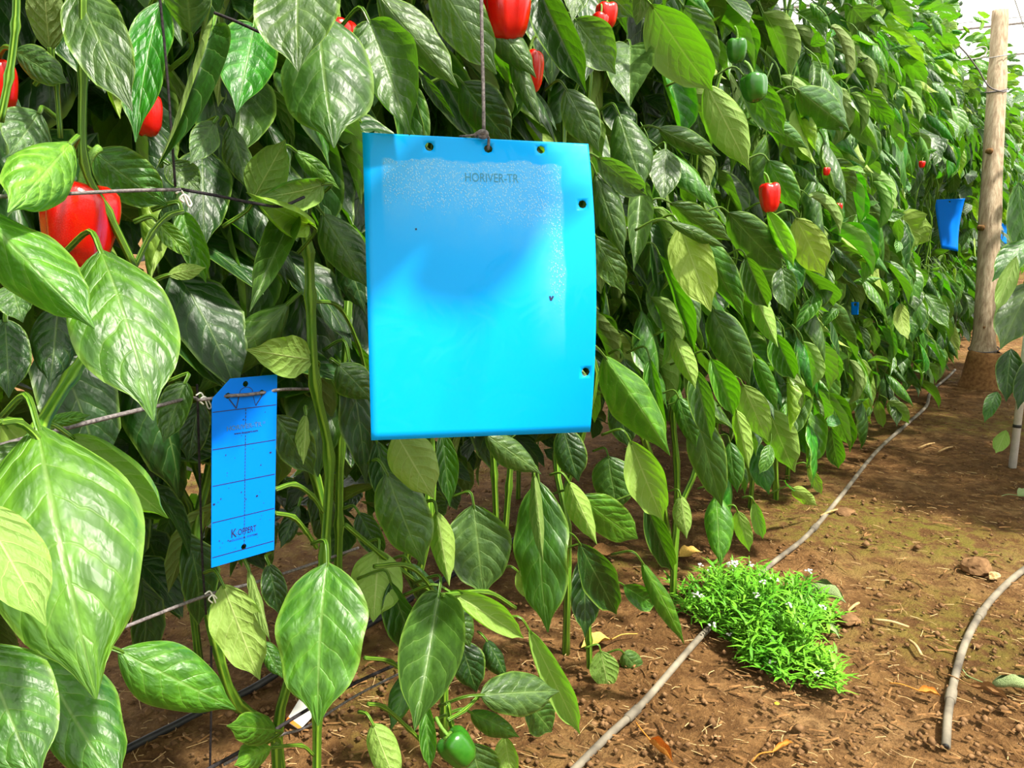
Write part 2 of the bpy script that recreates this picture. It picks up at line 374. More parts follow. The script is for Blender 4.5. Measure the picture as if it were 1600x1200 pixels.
def fill_plant(i, s, n, meshes, maxoff, zlo, zhi, c0=ROWC, par=None, check=True, low=1.0):
    par = par or plants[i]; cnt = 0; tries = 0
    while cnt < n and tries < n * 4:
        tries += 1
        z = zlo + (zhi - zlo) * rnd.random()
        if z < .5 and rnd.random() > low: continue
        if z > 1.7 and rnd.random() > .6: continue
        front = rnd.random() < .82
        az = rnd.gauss(0, R(42)) if front else rnd.uniform(-math.pi, math.pi)
        d = (Matrix.Rotation(az, 3, 'Z') @ OUT)
        ztop = max(0, min(1, (z - 1.4) / .5))
        rr = rnd.uniform(.02, maxoff * (1 - .45 * ztop)) if front else rnd.uniform(.0, .14)
        L = rnd.uniform(.12, .195) * (1 - .3 * ztop)
        dr = R(rnd.uniform(42, 88)) * (1 - ztop) + R(rnd.uniform(-25, 35)) * ztop
        P = rowp(s + rnd.uniform(-.2, .2), c0, z) + OUT * (rr if front else rnd.uniform(-.15, .1))
        Q = P + (d * math.cos(dr) - Vector((0, 0, math.sin(dr)))) * L
        if Q.z < .05: continue
        if check and (blocks(P) or blocks(Q) or blocks((P + Q) / 2)): continue
        hint = Vector((0, 0, 1)) + OUT * .5
        M = frame(P, Q, hint, rnd.gauss(0, R(28)))
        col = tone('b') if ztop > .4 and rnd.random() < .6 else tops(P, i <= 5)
        if z > .0 and rnd.random() < .10: M = frame(P, Q, -OUT, rnd.gauss(0, .4)); col = tone('y')
        put_leaf(rnd.choice(meshes), M, col, par); cnt += 1
def stem_of(mb, s, c, h, lean=0.05, r0=.008, sides=6):
    for k in range(2):
        ds = rnd.uniform(-.09, .09); p = [rowp(s, c, -.02), rowp(s, c, .22)]; z = .22; q = p[-1]
        while z < h:
            z += rnd.uniform(.10, .16); q = rowp(s + ds + rnd.uniform(-.03, .03), c + rnd.uniform(-.03, .03), z); p.append(q)
        n = len(p); mb.tube(smooth_pts(p, 3), [r0 * (1 - .55 * j / (3 * n)) * (1.0 + .25 * (j % 3 == 0)) for j in range(3 * (n - 1) + 1)], sides)
def small_leaves(i, s, n):
    for _ in range(n):
        P = rowp(s + rnd.uniform(-.2, .2), ROWC + rnd.uniform(.06, .27), rnd.uniform(.25, 1.9)); d = Matrix.Rotation(rnd.gauss(0, 1.1), 3, 'Z') @ OUT
        Q = P + (d + Vector((0, 0, rnd.uniform(-1.6, .5)))).normalized() * rnd.uniform(.045, .095)
        if blocks(P) or blocks(Q): continue
        put_leaf(rnd.choice(MIDV), frame(P, Q, Vector((0, 0, 1)) + OUT * .5, rnd.gauss(0, .6)), tone(rnd.choice('bmbtl')), plants[i])
def leaf_mass(n, w, d, zlo, zhi, seed):
    r = random.Random(seed); V0, F0, U0, _ = leaf_geo(4, 2, .52, .6, .1, .1, .02, 2, 0, seed); mb = MB()
    for _ in range(n):
        z = r.uniform(zlo, zhi); P = ALONG * r.uniform(-w, w) + OUT * r.uniform(-d, d) + Vector((0, 0, z))
        az = r.uniform(-math.pi, math.pi); dd = Matrix.Rotation(az, 3, 'Z') @ OUT; dr = R(r.uniform(10, 85))
        M = frame(P, P + (dd * math.cos(dr) - Vector((0, 0, math.sin(dr)))) * r.uniform(.1, .17), Vector((0, 0, 1)) + OUT * .3, r.gauss(0, .5))
        mb.add([M @ p for p in V0], F0, 0, U0)
    return mesh('inner_foliage', mb.v, mb.f, [LEAF], True, mb.uv)
MASS = [leaf_mass(150, .21, .07, .6, 1.62, 11 + i) for i in range(3)]
TOPMASS = [leaf_mass(170, .2, .15, 1.4, 2.0, 51 + i) for i in range(2)]
FMASS = [leaf_mass(220, .24, .2, .25, 1.8, 31 + i) for i in range(3)]
for i, s in enumerate(PLANT_S):
    mb = MB(); stem_of(mb, s, ROWC + rnd.uniform(-.03, .03) - (.09 if i <= 5 else 0), 1.85, sides=6 if i < 12 else 4)
    mb.build('stem', STEM, plants[i], plants[i].location)
    m = MASS[i % 3] if i < 17 else FMASS[i % 3]
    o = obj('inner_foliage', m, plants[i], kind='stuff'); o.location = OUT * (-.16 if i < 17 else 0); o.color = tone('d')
    if i <= 7:
        for k in range(2):
            o = obj('inner_foliage', TOPMASS[(i + k) % 2], plants[i], kind='stuff'); o.location = OUT * (-.08 - .26 * k); o.color = tone('d')  # unseen top foliage, added to block the sky and darken the interior below
    if i <= 5: fill_plant(i, s, 80, NEARV, .03, .75, 2.0, c0=ROWC - .13, low=.2)
    elif i == 6: fill_plant(i, s, 100, NEARV, .08, .6, 2.05, c0=ROWC - .05, low=.3)
    elif i <= 9: small_leaves(i, s, 45); fill_plant(i, s, 165, NEARV, .24, .3, 2.08, low=.6)
    elif i <= 16: small_leaves(i, s, 40); fill_plant(i, s, 190, MIDV, .27, .25, 2.12, low=.8)
    elif i <= 24: fill_plant(i, s, 120, MIDV, .27, .25, 2.15)
    else: fill_plant(i, s, 60, FARV, .28, .3, 2.15)

# hand-placed leaves: base px, tip px, visible width px, offset of base and tip out of the row, face, tone, fold, bend
H = [
 (120,-18,207,174,88,.10,.18,'T','p',-.15,.5),(78,80,66,-50,50,.08,.10,'U','d',.2,.4),(22,78,107,130,52,.05,.10,'T','p',.1,.3),(150,85,164,146,36,.03,.05,'T','p',0,.3),
 (112,222,12,332,112,.16,.22,'T','l',-.1,.4),(62,175,15,242,70,.04,.06,'T','p',.1,.3),(252,2,212,222,74,.08,.12,'T','t',.0,.3),(298,56,286,-80,98,.10,.13,'T','p',-.1,.5),
 (332,42,243,266,84,.12,.17,'T','d',.75,.4),(398,38,370,176,92,.06,.10,'T','t',.2,.3),(335,190,297,256,40,.04,.06,'T','p',.1,.3),(262,255,314,302,50,.03,.06,'T','p',0,.2),
 (360,195,387,298,46,.04,.06,'T','g',.1,.3),(146,236,262,322,74,.03,.06,'T','m',-.3,.8),(470,-60,466,112,132,.20,.24,'T','p',-.05,.5),(497,16,522,231,156,.14,.21,'T','g',-.2,.5),
 (576,32,640,212,112,.11,.17,'T','g',.25,.4),(588,-12,716,138,66,.10,.18,'T','p',-.35,.5),(676,-44,776,116,76,.12,.19,'T','p',-.3,.4),(760,22,838,122,60,.08,.14,'T','p',-.2,.6),
 (795,72,845,196,48,.10,.14,'T','p',-.3,.4),(722,128,800,226,70,.04,.08,'T','d',.1,.4),(658,115,712,186,22,.03,.06,'T','d',.1,.4),(395,312,446,218,60,.06,.09,'U','m',.2,.4),
 (460,235,531,296,38,.02,.04,'T','l',.1,.3),(845,-12,916,145,66,.10,.17,'T','d',.5,.5),(902,-44,894,34,44,.12,.15,'T','p',0,.3),(898,30,962,116,66,.10,.16,'T','p',-.05,.5),
 (930,-32,990,28,46,.10,.14,'T','g',0,.3),(985,72,984,168,78,.08,.13,'T','p',.35,.3),(1016,6,1113,142,88,.14,.20,'U','b',-.1,.4),(1066,8,1123,110,52,.09,.13,'T','p',-.1,.3),
 (1103,132,1171,266,58,.18,.24,'U','l',-.2,.5),(884,138,936,237,54,.09,.13,'T','p',0,.4),(966,176,1006,300,94,.12,.18,'T','g',-.05,.4),(1028,200,1126,244,40,.13,.20,'T','g',-.3,.7),
 (934,246,1012,306,46,.13,.18,'T','p',.0,.4),(1040,232,1035,316,46,.06,.09,'T','p',.2,.3),(1082,138,1096,222,54,.05,.07,'T','d',.1,.3),(930,268,976,402,58,.12,.17,'T','g',-.1,.4),
 (1002,284,990,424,46,.09,.13,'T','p',.55,.3),(930,368,977,459,42,.10,.14,'T','g',-.2,.4),(1062,352,1111,487,64,.17,.24,'U','y',-.25,.5),(1045,346,1136,388,32,.18,.25,'T','g',-.3,.6),
 (1046,316,1143,376,42,.14,.21,'T','g',-.3,.5),(1030,398,1086,552,40,.10,.16,'T','m',.7,.4),(1098,372,1162,497,50,.13,.19,'T','m',-.4,.5),(1138,332,1226,426,58,.15,.22,'T','g',.2,.4),
 (1198,328,1240,417,48,.20,.25,'U','l',-.2,.5),(1243,340,1289,432,50,.21,.26,'U','y',-.2,.5),(1222,418,1232,486,38,.22,.25,'T','p',.1,.5),(1253,418,1302,478,48,.19,.24,'T','g',.5,.3),
 (1113,483,1172,602,60,.13,.20,'T','g',.3,.4),(1053,526,1087,608,36,.14,.18,'U','l',.4,.4),(1248,518,1311,597,50,.18,.25,'T','m',0,.5),(1180,463,1216,543,36,.17,.22,'U','l',.5,.4),
 (1388,338,1452,376,54,.22,.27,'U','y',-.1,.4),(1347,298,1376,382,34,.19,.24,'T','g',.3,.4),(1283,376,1347,421,34,.20,.26,'T','g',0,.4),(1400,380,1388,474,20,.2,.24,'U','l',.4,.4),
 (1160,116,1226,214,44,.20,.26,'T','m',-.3,.5),(1246,140,1328,206,54,.22,.28,'T','m',-.35,.5),(1192,186,1262,232,34,.2,.27,'T','m',-.3,.6),(1200,250,1248,330,44,.2,.26,'T','m',.2,.5),(1290,250,1338,300,44,.2,.26,'T','g',0,.4),
 (1330,10,1370,56,46,.2,.24,'T','p',0,.4),(1345,92,1378,130,34,.22,.25,'T','p',0,.4),(1345,140,1396,196,28,.22,.27,'T','m',-.2,.5),
 (-50,312,148,514,118,.17,.26,'T','b',-.5,.5),(156,390,240,657,148,.17,.27,'T','b',-.1,.7),(18,446,36,504,56,.06,.09,'T','p',0,.3),(8,498,14,622,64,.04,.07,'T','d',.2,.3),
 (92,468,78,604,86,.05,.08,'T','d',-.1,.3),(284,330,322,442,44,.07,.09,'T','b',.4,.5),(245,345,300,402,30,.07,.09,'T','l',.3,.5),(262,430,322,418,24,.08,.1,'U','l',.2,.5),(452,474,306,618,92,.0,-.09,'T','g',-.2,.9),
 (488,562,384,546,62,.03,.06,'U','l',.0,.4),(456,338,390,488,62,.08,.12,'T','g',.6,.3),(484,350,384,300,70,.08,.13,'U','y',-.2,.6),(506,288,388,312,60,.06,.1,'U','b',.1,.5),
 (503,332,578,452,80,.06,.11,'T','g',-.2,.4),(532,378,572,492,64,.03,.05,'T','d',-.1,.3),(528,568,582,626,60,.02,.05,'T','g',0,.3),
 (58,664,150,1092,236,.24,.36,'T','b',-.1,.75),(108,680,263,810,104,.12,.17,'U','l',-.15,.4),(52,690,-24,762,92,.16,.19,'T','p',0,.3),(-36,786,72,978,96,.33,.38,'U','b',-.1,.4),
 (-26,1006,62,1225,140,.30,.37,'T','m',-.1,.5),(58,1020,192,1240,140,.22,.32,'T','m',-.1,.5),(184,1016,369,1109,108,.19,.24,'T','b',.0,.6),(70,662,142,648,24,.1,.12,'T','b',.1,.3),
 (290,596,255,692,52,.0,.01,'T','g',.2,.4),(312,626,293,722,44,-.06,-.06,'T','d',.2,.3),(512,878,497,1134,134,.12,.18,'T','b',.1,.6),(592,858,583,972,84,.05,.08,'U','l',0,.3),
 (618,676,678,779,78,.10,.15,'U','y',-.1,.3),(690,672,703,792,36,.09,.12,'T','m',.4,.3),(604,738,662,884,84,.08,.13,'T','g',-.1,.4),(588,688,612,804,46,.05,.07,'T','d',.2,.3),
 (682,798,702,916,44,.10,.13,'U','l',.5,.4),(740,788,756,932,98,.04,.07,'T','p',.0,.3),(758,678,846,741,58,.12,.17,'T','p',-.1,.4),(430,648,490,742,56,.01,.03,'T','g',.1,.3),
 (478,646,474,726,24,.03,.05,'U','l',.4,.3),(545,558,572,757,56,.01,.04,'T','d',.2,.3),(467,788,438,857,34,-.02,.0,'T','d',.3,.3),(348,912,406,1062,74,.02,.07,'U','l',-.1,.4),
 (388,888,423,1004,22,.04,.08,'U','b',.5,.4),(410,1002,442,1060,36,.0,.03,'T','m',.2,.4),(700,923,818,997,54,.12,.18,'U','l',-.2,.7),(826,983,906,1147,56,.13,.18,'U','l',-.1,.4),
 (686,926,648,1142,108,.12,.18,'T','g',.5,.4),(610,908,656,1032,54,.08,.11,'T','d',.4,.3),(646,1038,610,1142,48,.08,.1,'T','m',.2,.4),(582,1130,622,1232,54,.13,.17,'U','l',.1,.4),
 (750,1086,874,1080,68,.14,.19,'T','p',.1,.4),(735,1113,812,1152,44,.12,.15,'T','m',.0,.4),(823,1096,862,1144,52,.11,.13,'T','g',.0,.4),(736,1160,760,1244,74,.12,.15,'T','g',0,.4),
 (432,1142,354,1134,52,.06,.09,'T','b',0,.4),(424,1168,366,1196,50,.05,.08,'T','l',0,.4),(788,1150,800,1215,40,.1,.12,'U','l',0,.3),(944,556,1047,712,76,.15,.23,'T','b',-.45,.5),(984,688,1036,814,66,.13,.18,'U','l',-.15,.4),
 (880,668,904,753,48,.09,.12,'T','d',.3,.3),(950,712,966,802,68,.05,.08,'T','g',.1,.3),(842,752,856,988,88,.11,.16,'T','m',.0,.5),(834,738,849,882,28,.14,.17,'U','m',.6,.4),
 (888,752,933,851,40,.13,.17,'U','l',.4,.4),(905,774,997,842,58,.11,.16,'T','b',-.1,.7),(905,848,963,960,54,.1,.13,'T','d',-.2,.4),(912,868,914,996,46,.07,.1,'T','d',.1,.3),
 (1008,786,1052,892,40,.13,.16,'T','d',.4,.4),(1120,772,1126,884,62,.14,.18,'T','b',.0,.4),(1086,640,1128,792,50,.12,.18,'T','g',.3,.4),(1063,774,1073,842,32,.1,.12,'U','l',.2,.4),
 (1152,798,1171,862,26,.16,.18,'U','y',.3,.5),(1178,784,1192,842,22,.18,.2,'U','l',.3,.6),(938,1016,952,1082,42,.05,.07,'U','b',.0,.4),(974,1020,1008,1058,40,.07,.1,'T','p',.0,.4),
 (1003,878,1069,1007,50,.17,.23,'T','b',-.2,.6),(974,914,1022,946,38,.13,.16,'T','m',.0,.7),(808,892,850,942,34,.1,.12,'U','l',.3,.4),(1240,588,1234,692,58,.16,.2,'T','g',0,.4),
 (1200,638,1242,738,52,.17,.22,'U','b',-.2,.5),(1276,624,1280,662,32,.15,.17,'T','p',0,.4),(1302,636,1332,698,38,.17,.2,'T','g',0,.4),(1298,668,1310,732,30,.16,.18,'T','m',0,.4),(1238,762,1276,790,24,.16,.19,'U','y',0,.5),
 (1262,728,1284,772,16,.17,.19,'U','l',.2,.5),(1370,624,1380,668,16,.18,.2,'U','l',.1,.5),(1140,690,1152,770,38,.14,.17,'T','m',.2,.4),(1160,600,1200,690,44,.17,.21,'U','l',.1,.4),(1060,620,1088,700,40,.1,.14,'T','m',.3,.4),
]
H += [(1015,560,1040,702,36,.13,.18,'T','m',.6,.4),(1150,640,1170,732,30,.18,.21,'U','l',.4,.4),(1085,575,1112,690,40,.16,.2,'T','g',.4,.4),(975,560,1002,662,46,.08,.12,'T','d',.2,.4),(1180,560,1215,642,40,.18,.22,'T','m',-.3,.5),
 (1280,560,1302,642,40,.17,.22,'T','b',-.3,.5),(1320,540,1345,612,36,.18,.22,'T','g',.1,.4),(1345,560,1362,642,26,.2,.23,'U','l',.4,.4),(1380,500,1410,572,36,.19,.24,'T','m',.4,.4),(1430,520,1467,572,30,.2,.25,'T','g',0,.5),
 (1395,430,1440,502,40,.2,.25,'T','g',-.2,.5),(1210,520,1242,592,44,.18,.23,'T','m',.5,.4),(1290,470,1340,542,44,.2,.25,'T','g',-.3,.5),(960,620,985,702,40,.06,.09,'T','d',.2,.3),(1000,710,1030,792,36,.1,.13,'T','m',.6,.4),
 (640,880,690,962,44,.04,.07,'T','d',.2,.4),(560,800,600,872,40,.0,.03,'T','d',.1,.4),(720,1000,745,1082,50,.06,.09,'T','d',.3,.4),(664,1096,672,1204,30,.11,.14,'T','m',.5,.3),(705,950,735,1012,60,.09,.12,'T','g',0,.4),
 (760,1000,792,1062,40,.07,.1,'T','d',.2,.4),(420,880,436,960,36,-.02,.0,'T','d',.3,.3),(1060,430,1092,520,44,.12,.17,'T','g',-.2,.5),(1165,400,1200,480,44,.2,.24,'T','g',.5,.4),(1110,560,1146,650,44,.15,.2,'T','b',.5,.4)]
PET = {}
def hero(i, bx, by, tx, ty, w, o1, o2, face, tn, fold, bend):
    P = atoff(bx, by, o1); Q = atoff(tx, ty, o2); L = (Q - P).length
    t = (depth_off(bx, by, o1) + depth_off(tx, ty, o2)) / 2; asp = min(.9, w / F * t / L / max(.55, math.cos(fold * (1 if abs(fold) < .35 else 1.5))) * 1.06)
    r = random.Random(900 + i); mid = (P + Q) / 2; view = (Vector((0, 0, CAMZ)) - mid).normalized()
    hint = view if face == 'T' else -view
    M = frame(P, Q, hint, r.gauss(0, .16)); par = plant_for(P)
    big = w > 60
    me = leaf_mesh(22 if big else 14, 12 if big else 8, asp, bend * (1 if face == 'T' else -.6), fold * (1 if abs(fold) < .35 else 1.5), r.uniform(-.95, .5) if abs(fold) < .35 else fold * .3, r.uniform(.014, .036), r.uniform(1.6, 3), r.uniform(-.35, .35), 900 + i)
    o = put_leaf(me, M, tone(tn, r), par)
    ax = (Q - P).normalized(); pl = min(.09, L * .45); inn = -OUT * (pl * .7) - Vector((0, 0, pl * .55))
    mb = MB(); A = P + ax * L * .05; pts = [A, P, P - ax * pl * .35 + inn * .12, P - ax * pl * .5 + inn * .8 + ALONG * r.uniform(-.02, .02)]
    Mi = M.inverted(); mb.tube([Mi @ p for p in smooth_pts(pts, 4)], [.0018 / L + .0008 / L * k / 12 for k in range(13)], 6)
    mb.build('petiole', STEM, o)
for i, h in enumerate(H): hero(i, *h)

# the bare stems that show in front
def px_tube(name, pts, off, rpx, par=None, mat=STEM, sides=8):
    offs = off if isinstance(off, (list, tuple)) else [off] * len(pts); P = [atoff(x, y, o) for (x, y), o in zip(pts, offs)]
    t = depth_off(*pts[0], offs[0]); par = par or plant_for(P[len(P) // 2]); n = 5; sp = smooth_pts(P, n)
    rad = [rpx / F * t * (1 + (.38 if k % n == 0 and 0 < k < len(sp) - 1 else 0)) for k in range(len(sp))]
    mb = MB(); mb.tube(sp, rad, sides); return mb.build(name, mat, par, par.location)
for pts, off, r in [
 ([(470,322),(482,395),(485,462),(492,600),(514,715),(507,870),(500,1000),(496,1110),(494,1290)], .03, 8.5),
 ([(545,470),(532,700),(530,820),(528,900),(524,1010)], -.03, 6.5),
 ([(130,-20),(130,110),(132,255),(168,330),(210,416)], .12, 6.5), ([(210,418),(236,366),(262,338),(286,330)], .12, 4.5),
 ([(160,520),(110,590),(60,672),(20,760)], [.1,.14,.2,.26], 9),
 ([(0,190),(14,120),(24,40),(26,-20)], .10, 6), ([(95,216),(88,130),(80,75),(78,20)], .07, 4),
 ([(768,680),(772,740),(776,836),(778,900)], 0, 5), ([(800,690),(795,760),(788,850)], -.03, 5),
 ([(990,640),(1030,760),(1050,880),(1053,915)], 0, 6), ([(918,960),(920,1000),(921,1043)], .02, 5), ([(1210,700),(1212,760),(1212,796)], .02, 5), ([(1340,610),(1340,655)], .02, 4),
 ([(430,765),(460,757),(488,775),(505,800)], .05, 4), ([(430,802),(458,808),(478,830),(495,856)], .05, 4),
 ([(540,820),(600,870),(660,915),(690,930)], .06, 4), ([(585,885),(640,885),(680,930),(700,1000)], .1, 4),
 ([(690,930),(760,925),(805,950)], .13, 4), ([(575,1100),(600,1105),(640,1140),(660,1160)], .12, 3.5), ([(570,1028),(610,1034),(640,1062),(650,1085)], .1, 3.5),
 ([(485,470),(530,480),(560,540),(575,600)], [.03,.0,-.02,-.04], 3.5), ([(700,1100),(705,1130),(710,1160)], .12, 4), ([(0,660),(30,660),(62,690),(90,750)], [.26,.25,.25,.27], 6),
 ([(750,1086),(725,1110),(700,1125)], .13, 3), ([(424,1168),(470,1165),(490,1180)], .05, 3)]:
    px_tube('stem', pts, off, r)

# ------------------------------------------------------------------ peppers growing on the plants
def fruit_mesh(mat, seed, ratio):
    r = random.Random(seed); nu, nv = 18, 28; V = []; lob = r.choice([3, 4, 4]); ph = r.uniform(0, 6)
    prof = [(.0, -.10), (.18, -.02), (.42, .05), (.72, .03), (.92, -.10), (1.0, -.30), (.98, -.55), (.92, -.8), (.84, -1.05), (.7, -1.25), (.48, -1.38), (.25, -1.36), (.0, -1.27)]
    for i in range(nu + 1):
        f = i / nu * (len(prof) - 1); k = min(int(f), len(prof) - 2); a, b = prof[k], prof[k + 1]; g = f - k
        rr = a[0] + (b[0] - a[0]) * g; z = a[1] + (b[1] - a[1]) * g
        for j in range(nv):
            th = 2 * math.pi * j / nv; m = 1 - .13 * (1 - abs(math.cos(lob * th / 2 + ph))) ** 2 * 1.6
            V.append((rr * m * math.cos(th) * .5, rr * m * math.sin(th) * .5, (z + .06 * math.cos(lob * th + 2 * ph) * rr) * ratio * .72))
    f = [[i * nv + j, (i + 1) * nv + j, (i + 1) * nv + (j + 1) % nv, i * nv + (j + 1) % nv] for i in range(nu) for j in range(nv)]
    return mesh('pepper', V, f, [mat])
def pepper(px, py, wpx, off, mat, seed, ratio=1.05, tilt=(0, 0), label=None):
    top = atoff(px, py, off); t = depth_off(px, py, off); W = wpx / F * t; par = plant_for(top)
    o = obj('pepper', fruit_mesh(mat, seed, ratio), par, label=label); o.location = top - par.location; o.scale = (W, W, W); o.rotation_euler = (tilt[0], tilt[1], seed)
    mb = MB(); n = 10; v = [(0, 0, .03)] + [(.2 * (1.0 if k % 2 else .75) * math.cos(6.283 * k / n), .2 * (1.0 if k % 2 else .75) * math.sin(6.283 * k / n), .0) for k in range(n)] + [(.12 * math.cos(6.283 * k / n), .12 * math.sin(6.283 * k / n), .06) for k in range(n)]
    f = [[1 + k, 1 + (k + 1) % n, 1 + n + (k + 1) % n, 1 + n + k] for k in range(n)] + [[0, 1 + n + k, 1 + n + (k + 1) % n] for k in range(n)]
    mb.add(v, f); mb.build('calyx', CALYX, o)
    mb = MB(); mb.tube(smooth_pts([(0, 0, .02), (.02, .01, .2), (.1, .03, .42), (.22, .05, .55)], 3), .055, 8); mb.build('stalk', CALYX, o)
RL = 'ripe red bell pepper'; GL = 'unripe green bell pepper'
for a in [(128,292,118,.10,RED,1,1.05,(.1,.15),'large '+RL+' behind twine'), (-8,98,64,.02,RED,2,1.1,(0,0),RL), (226,150,50,.0,RED,3,1.2,(0,0),RL), (530,34,60,.02,RED,4,1.1,(0,0),RL),
          (792,-18,78,.10,RED,5,1.0,(0,0),RL), (828,82,46,.05,RED,6,1.3,(0,0),RL), (948,6,36,.12,RED,7,1.0,(0,0),RL), (939,22,28,.13,RED,8,1.0,(.2,0),RL), (1202,288,34,.24,RED,9,1.25,(0,.1),RL),
          (1292,262,12,.27,RED,10,1,(0,0),RL), (1311,318,12,.27,RED,11,1.2,(0,0),RL), (1218,298,16,.2,RED,12,1.2,(0,0),RL), (1441,252,10,.3,RED,13,1,(0,0),RL),
          (700,1150,56,.13,GREEN,14,.95,(-.7,.1),GL), (1176,118,44,.24,GREEN,15,.9,(0,.2),GL), (1152,62,34,.2,GREEN,16,1,(0,0),GL)]:
    pepper(*a)

# ------------------------------------------------------------------ the row behind and the row across the aisle
for i in range(30):
    s = -1.6 + i * .42; p = empty('pepper_plant', rowp(s, ROWC - .72), 'shaded bell pepper plant of the hidden row behind the long row', 'plant', 'plants of the row behind')
    mb = MB(); stem_of(mb, s, ROWC - .72, 1.9, sides=4); mb.build('stem', STEM, p, p.location)
    for k in range(2):
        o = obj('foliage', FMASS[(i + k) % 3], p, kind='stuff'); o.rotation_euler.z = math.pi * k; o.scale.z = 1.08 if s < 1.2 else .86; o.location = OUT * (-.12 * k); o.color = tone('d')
for i in range(11):
    s = -2.2 + i * .45; p = empty('pepper_plant', rowp(s, 1.55), 'bell pepper plant of the row behind the camera, outside the frame', 'plant', 'plants behind the camera')
    mb = MB(); stem_of(mb, s, 1.55, 1.8, sides=4); mb.build('stem', STEM, p, p.location)
    o = obj('foliage', FMASS[i % 3], p, kind='stuff'); o.rotation_euler.z = 1.0; o.color = tone('m')
RIGHT = ['bell pepper plant across the aisle at right edge, pale leaf by the white stake', 'bell pepper plant across the aisle just behind the one at the white stake',
         'bell pepper plant across the aisle beside the wooden post', 'bell pepper plant across the aisle right behind the wooden post', 'bell pepper plant across the aisle well beyond the wooden post',
         'farthest bell pepper plant showing across the aisle at the right edge']
for i in range(6):
    s = 3.15 + i * .5; c = .12 - .045 * i; p = empty('pepper_plant', rowp(s + .0, c), RIGHT[i], 'plant')
    mb = MB(); stem_of(mb, s, c, 1.7, sides=5); mb.build('stem', STEM, p, p.location)
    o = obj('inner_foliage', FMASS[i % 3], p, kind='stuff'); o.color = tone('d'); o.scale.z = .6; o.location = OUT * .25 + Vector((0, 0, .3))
    n = 0
    while n < 80:
        z = rnd.uniform(.3, 1.45); d = Matrix.Rotation(rnd.gauss(0, R(55)), 3, 'Z') @ (-OUT); dr = R(rnd.uniform(25, 80)) if z < 1.4 else R(rnd.uniform(-20, 40))
        P = rowp(s + rnd.uniform(-.22, .22), c, z) - OUT * rnd.uniform(-.1, .16); Q = P + (d * math.cos(dr) - Vector((0, 0, math.sin(dr)))) * rnd.uniform(.1, .16)
        n += 1
        if blocks(P) or blocks(Q): continue
        put_leaf(rnd.choice(MIDV), frame(P, Q, Vector((0, 0, 1)) - OUT * .4, rnd.gauss(0, .5)), tops(P), p)
    if i == 0:
        for (bx, by, tx, ty, w, t, face, tn) in [(1612,442,1563,546,60,2.6,'T','p'),(1592,285,1612,425,46,2.7,'T','m'),(1606,375,1550,440,40,2.65,'T','m'),(1588,400,1556,488,26,2.55,'U','l'),(1580,545,1572,628,36,2.8,'T','d'),
             (1558,612,1538,660,22,3.2,'T','m'),(1572,672,1556,708,22,3.0,'U','l'),(1600,150,1580,160,12,2.8,'T','m'),(1612,560,1590,640,30,2.7,'T','d')]:
            P = at(bx, by, t + .05); Q = at(tx, ty, t); L = (Q - P).length; view = (Vector((0, 0, CAMZ)) - P).normalized()
            put_leaf(leaf_mesh(14, 8, min(.8, w / F * t / L), .5, -.1, .2, .02, 2, .2, int(bx)), frame(P, Q, view if face == 'T' else -view, .1), tone(tn), p)

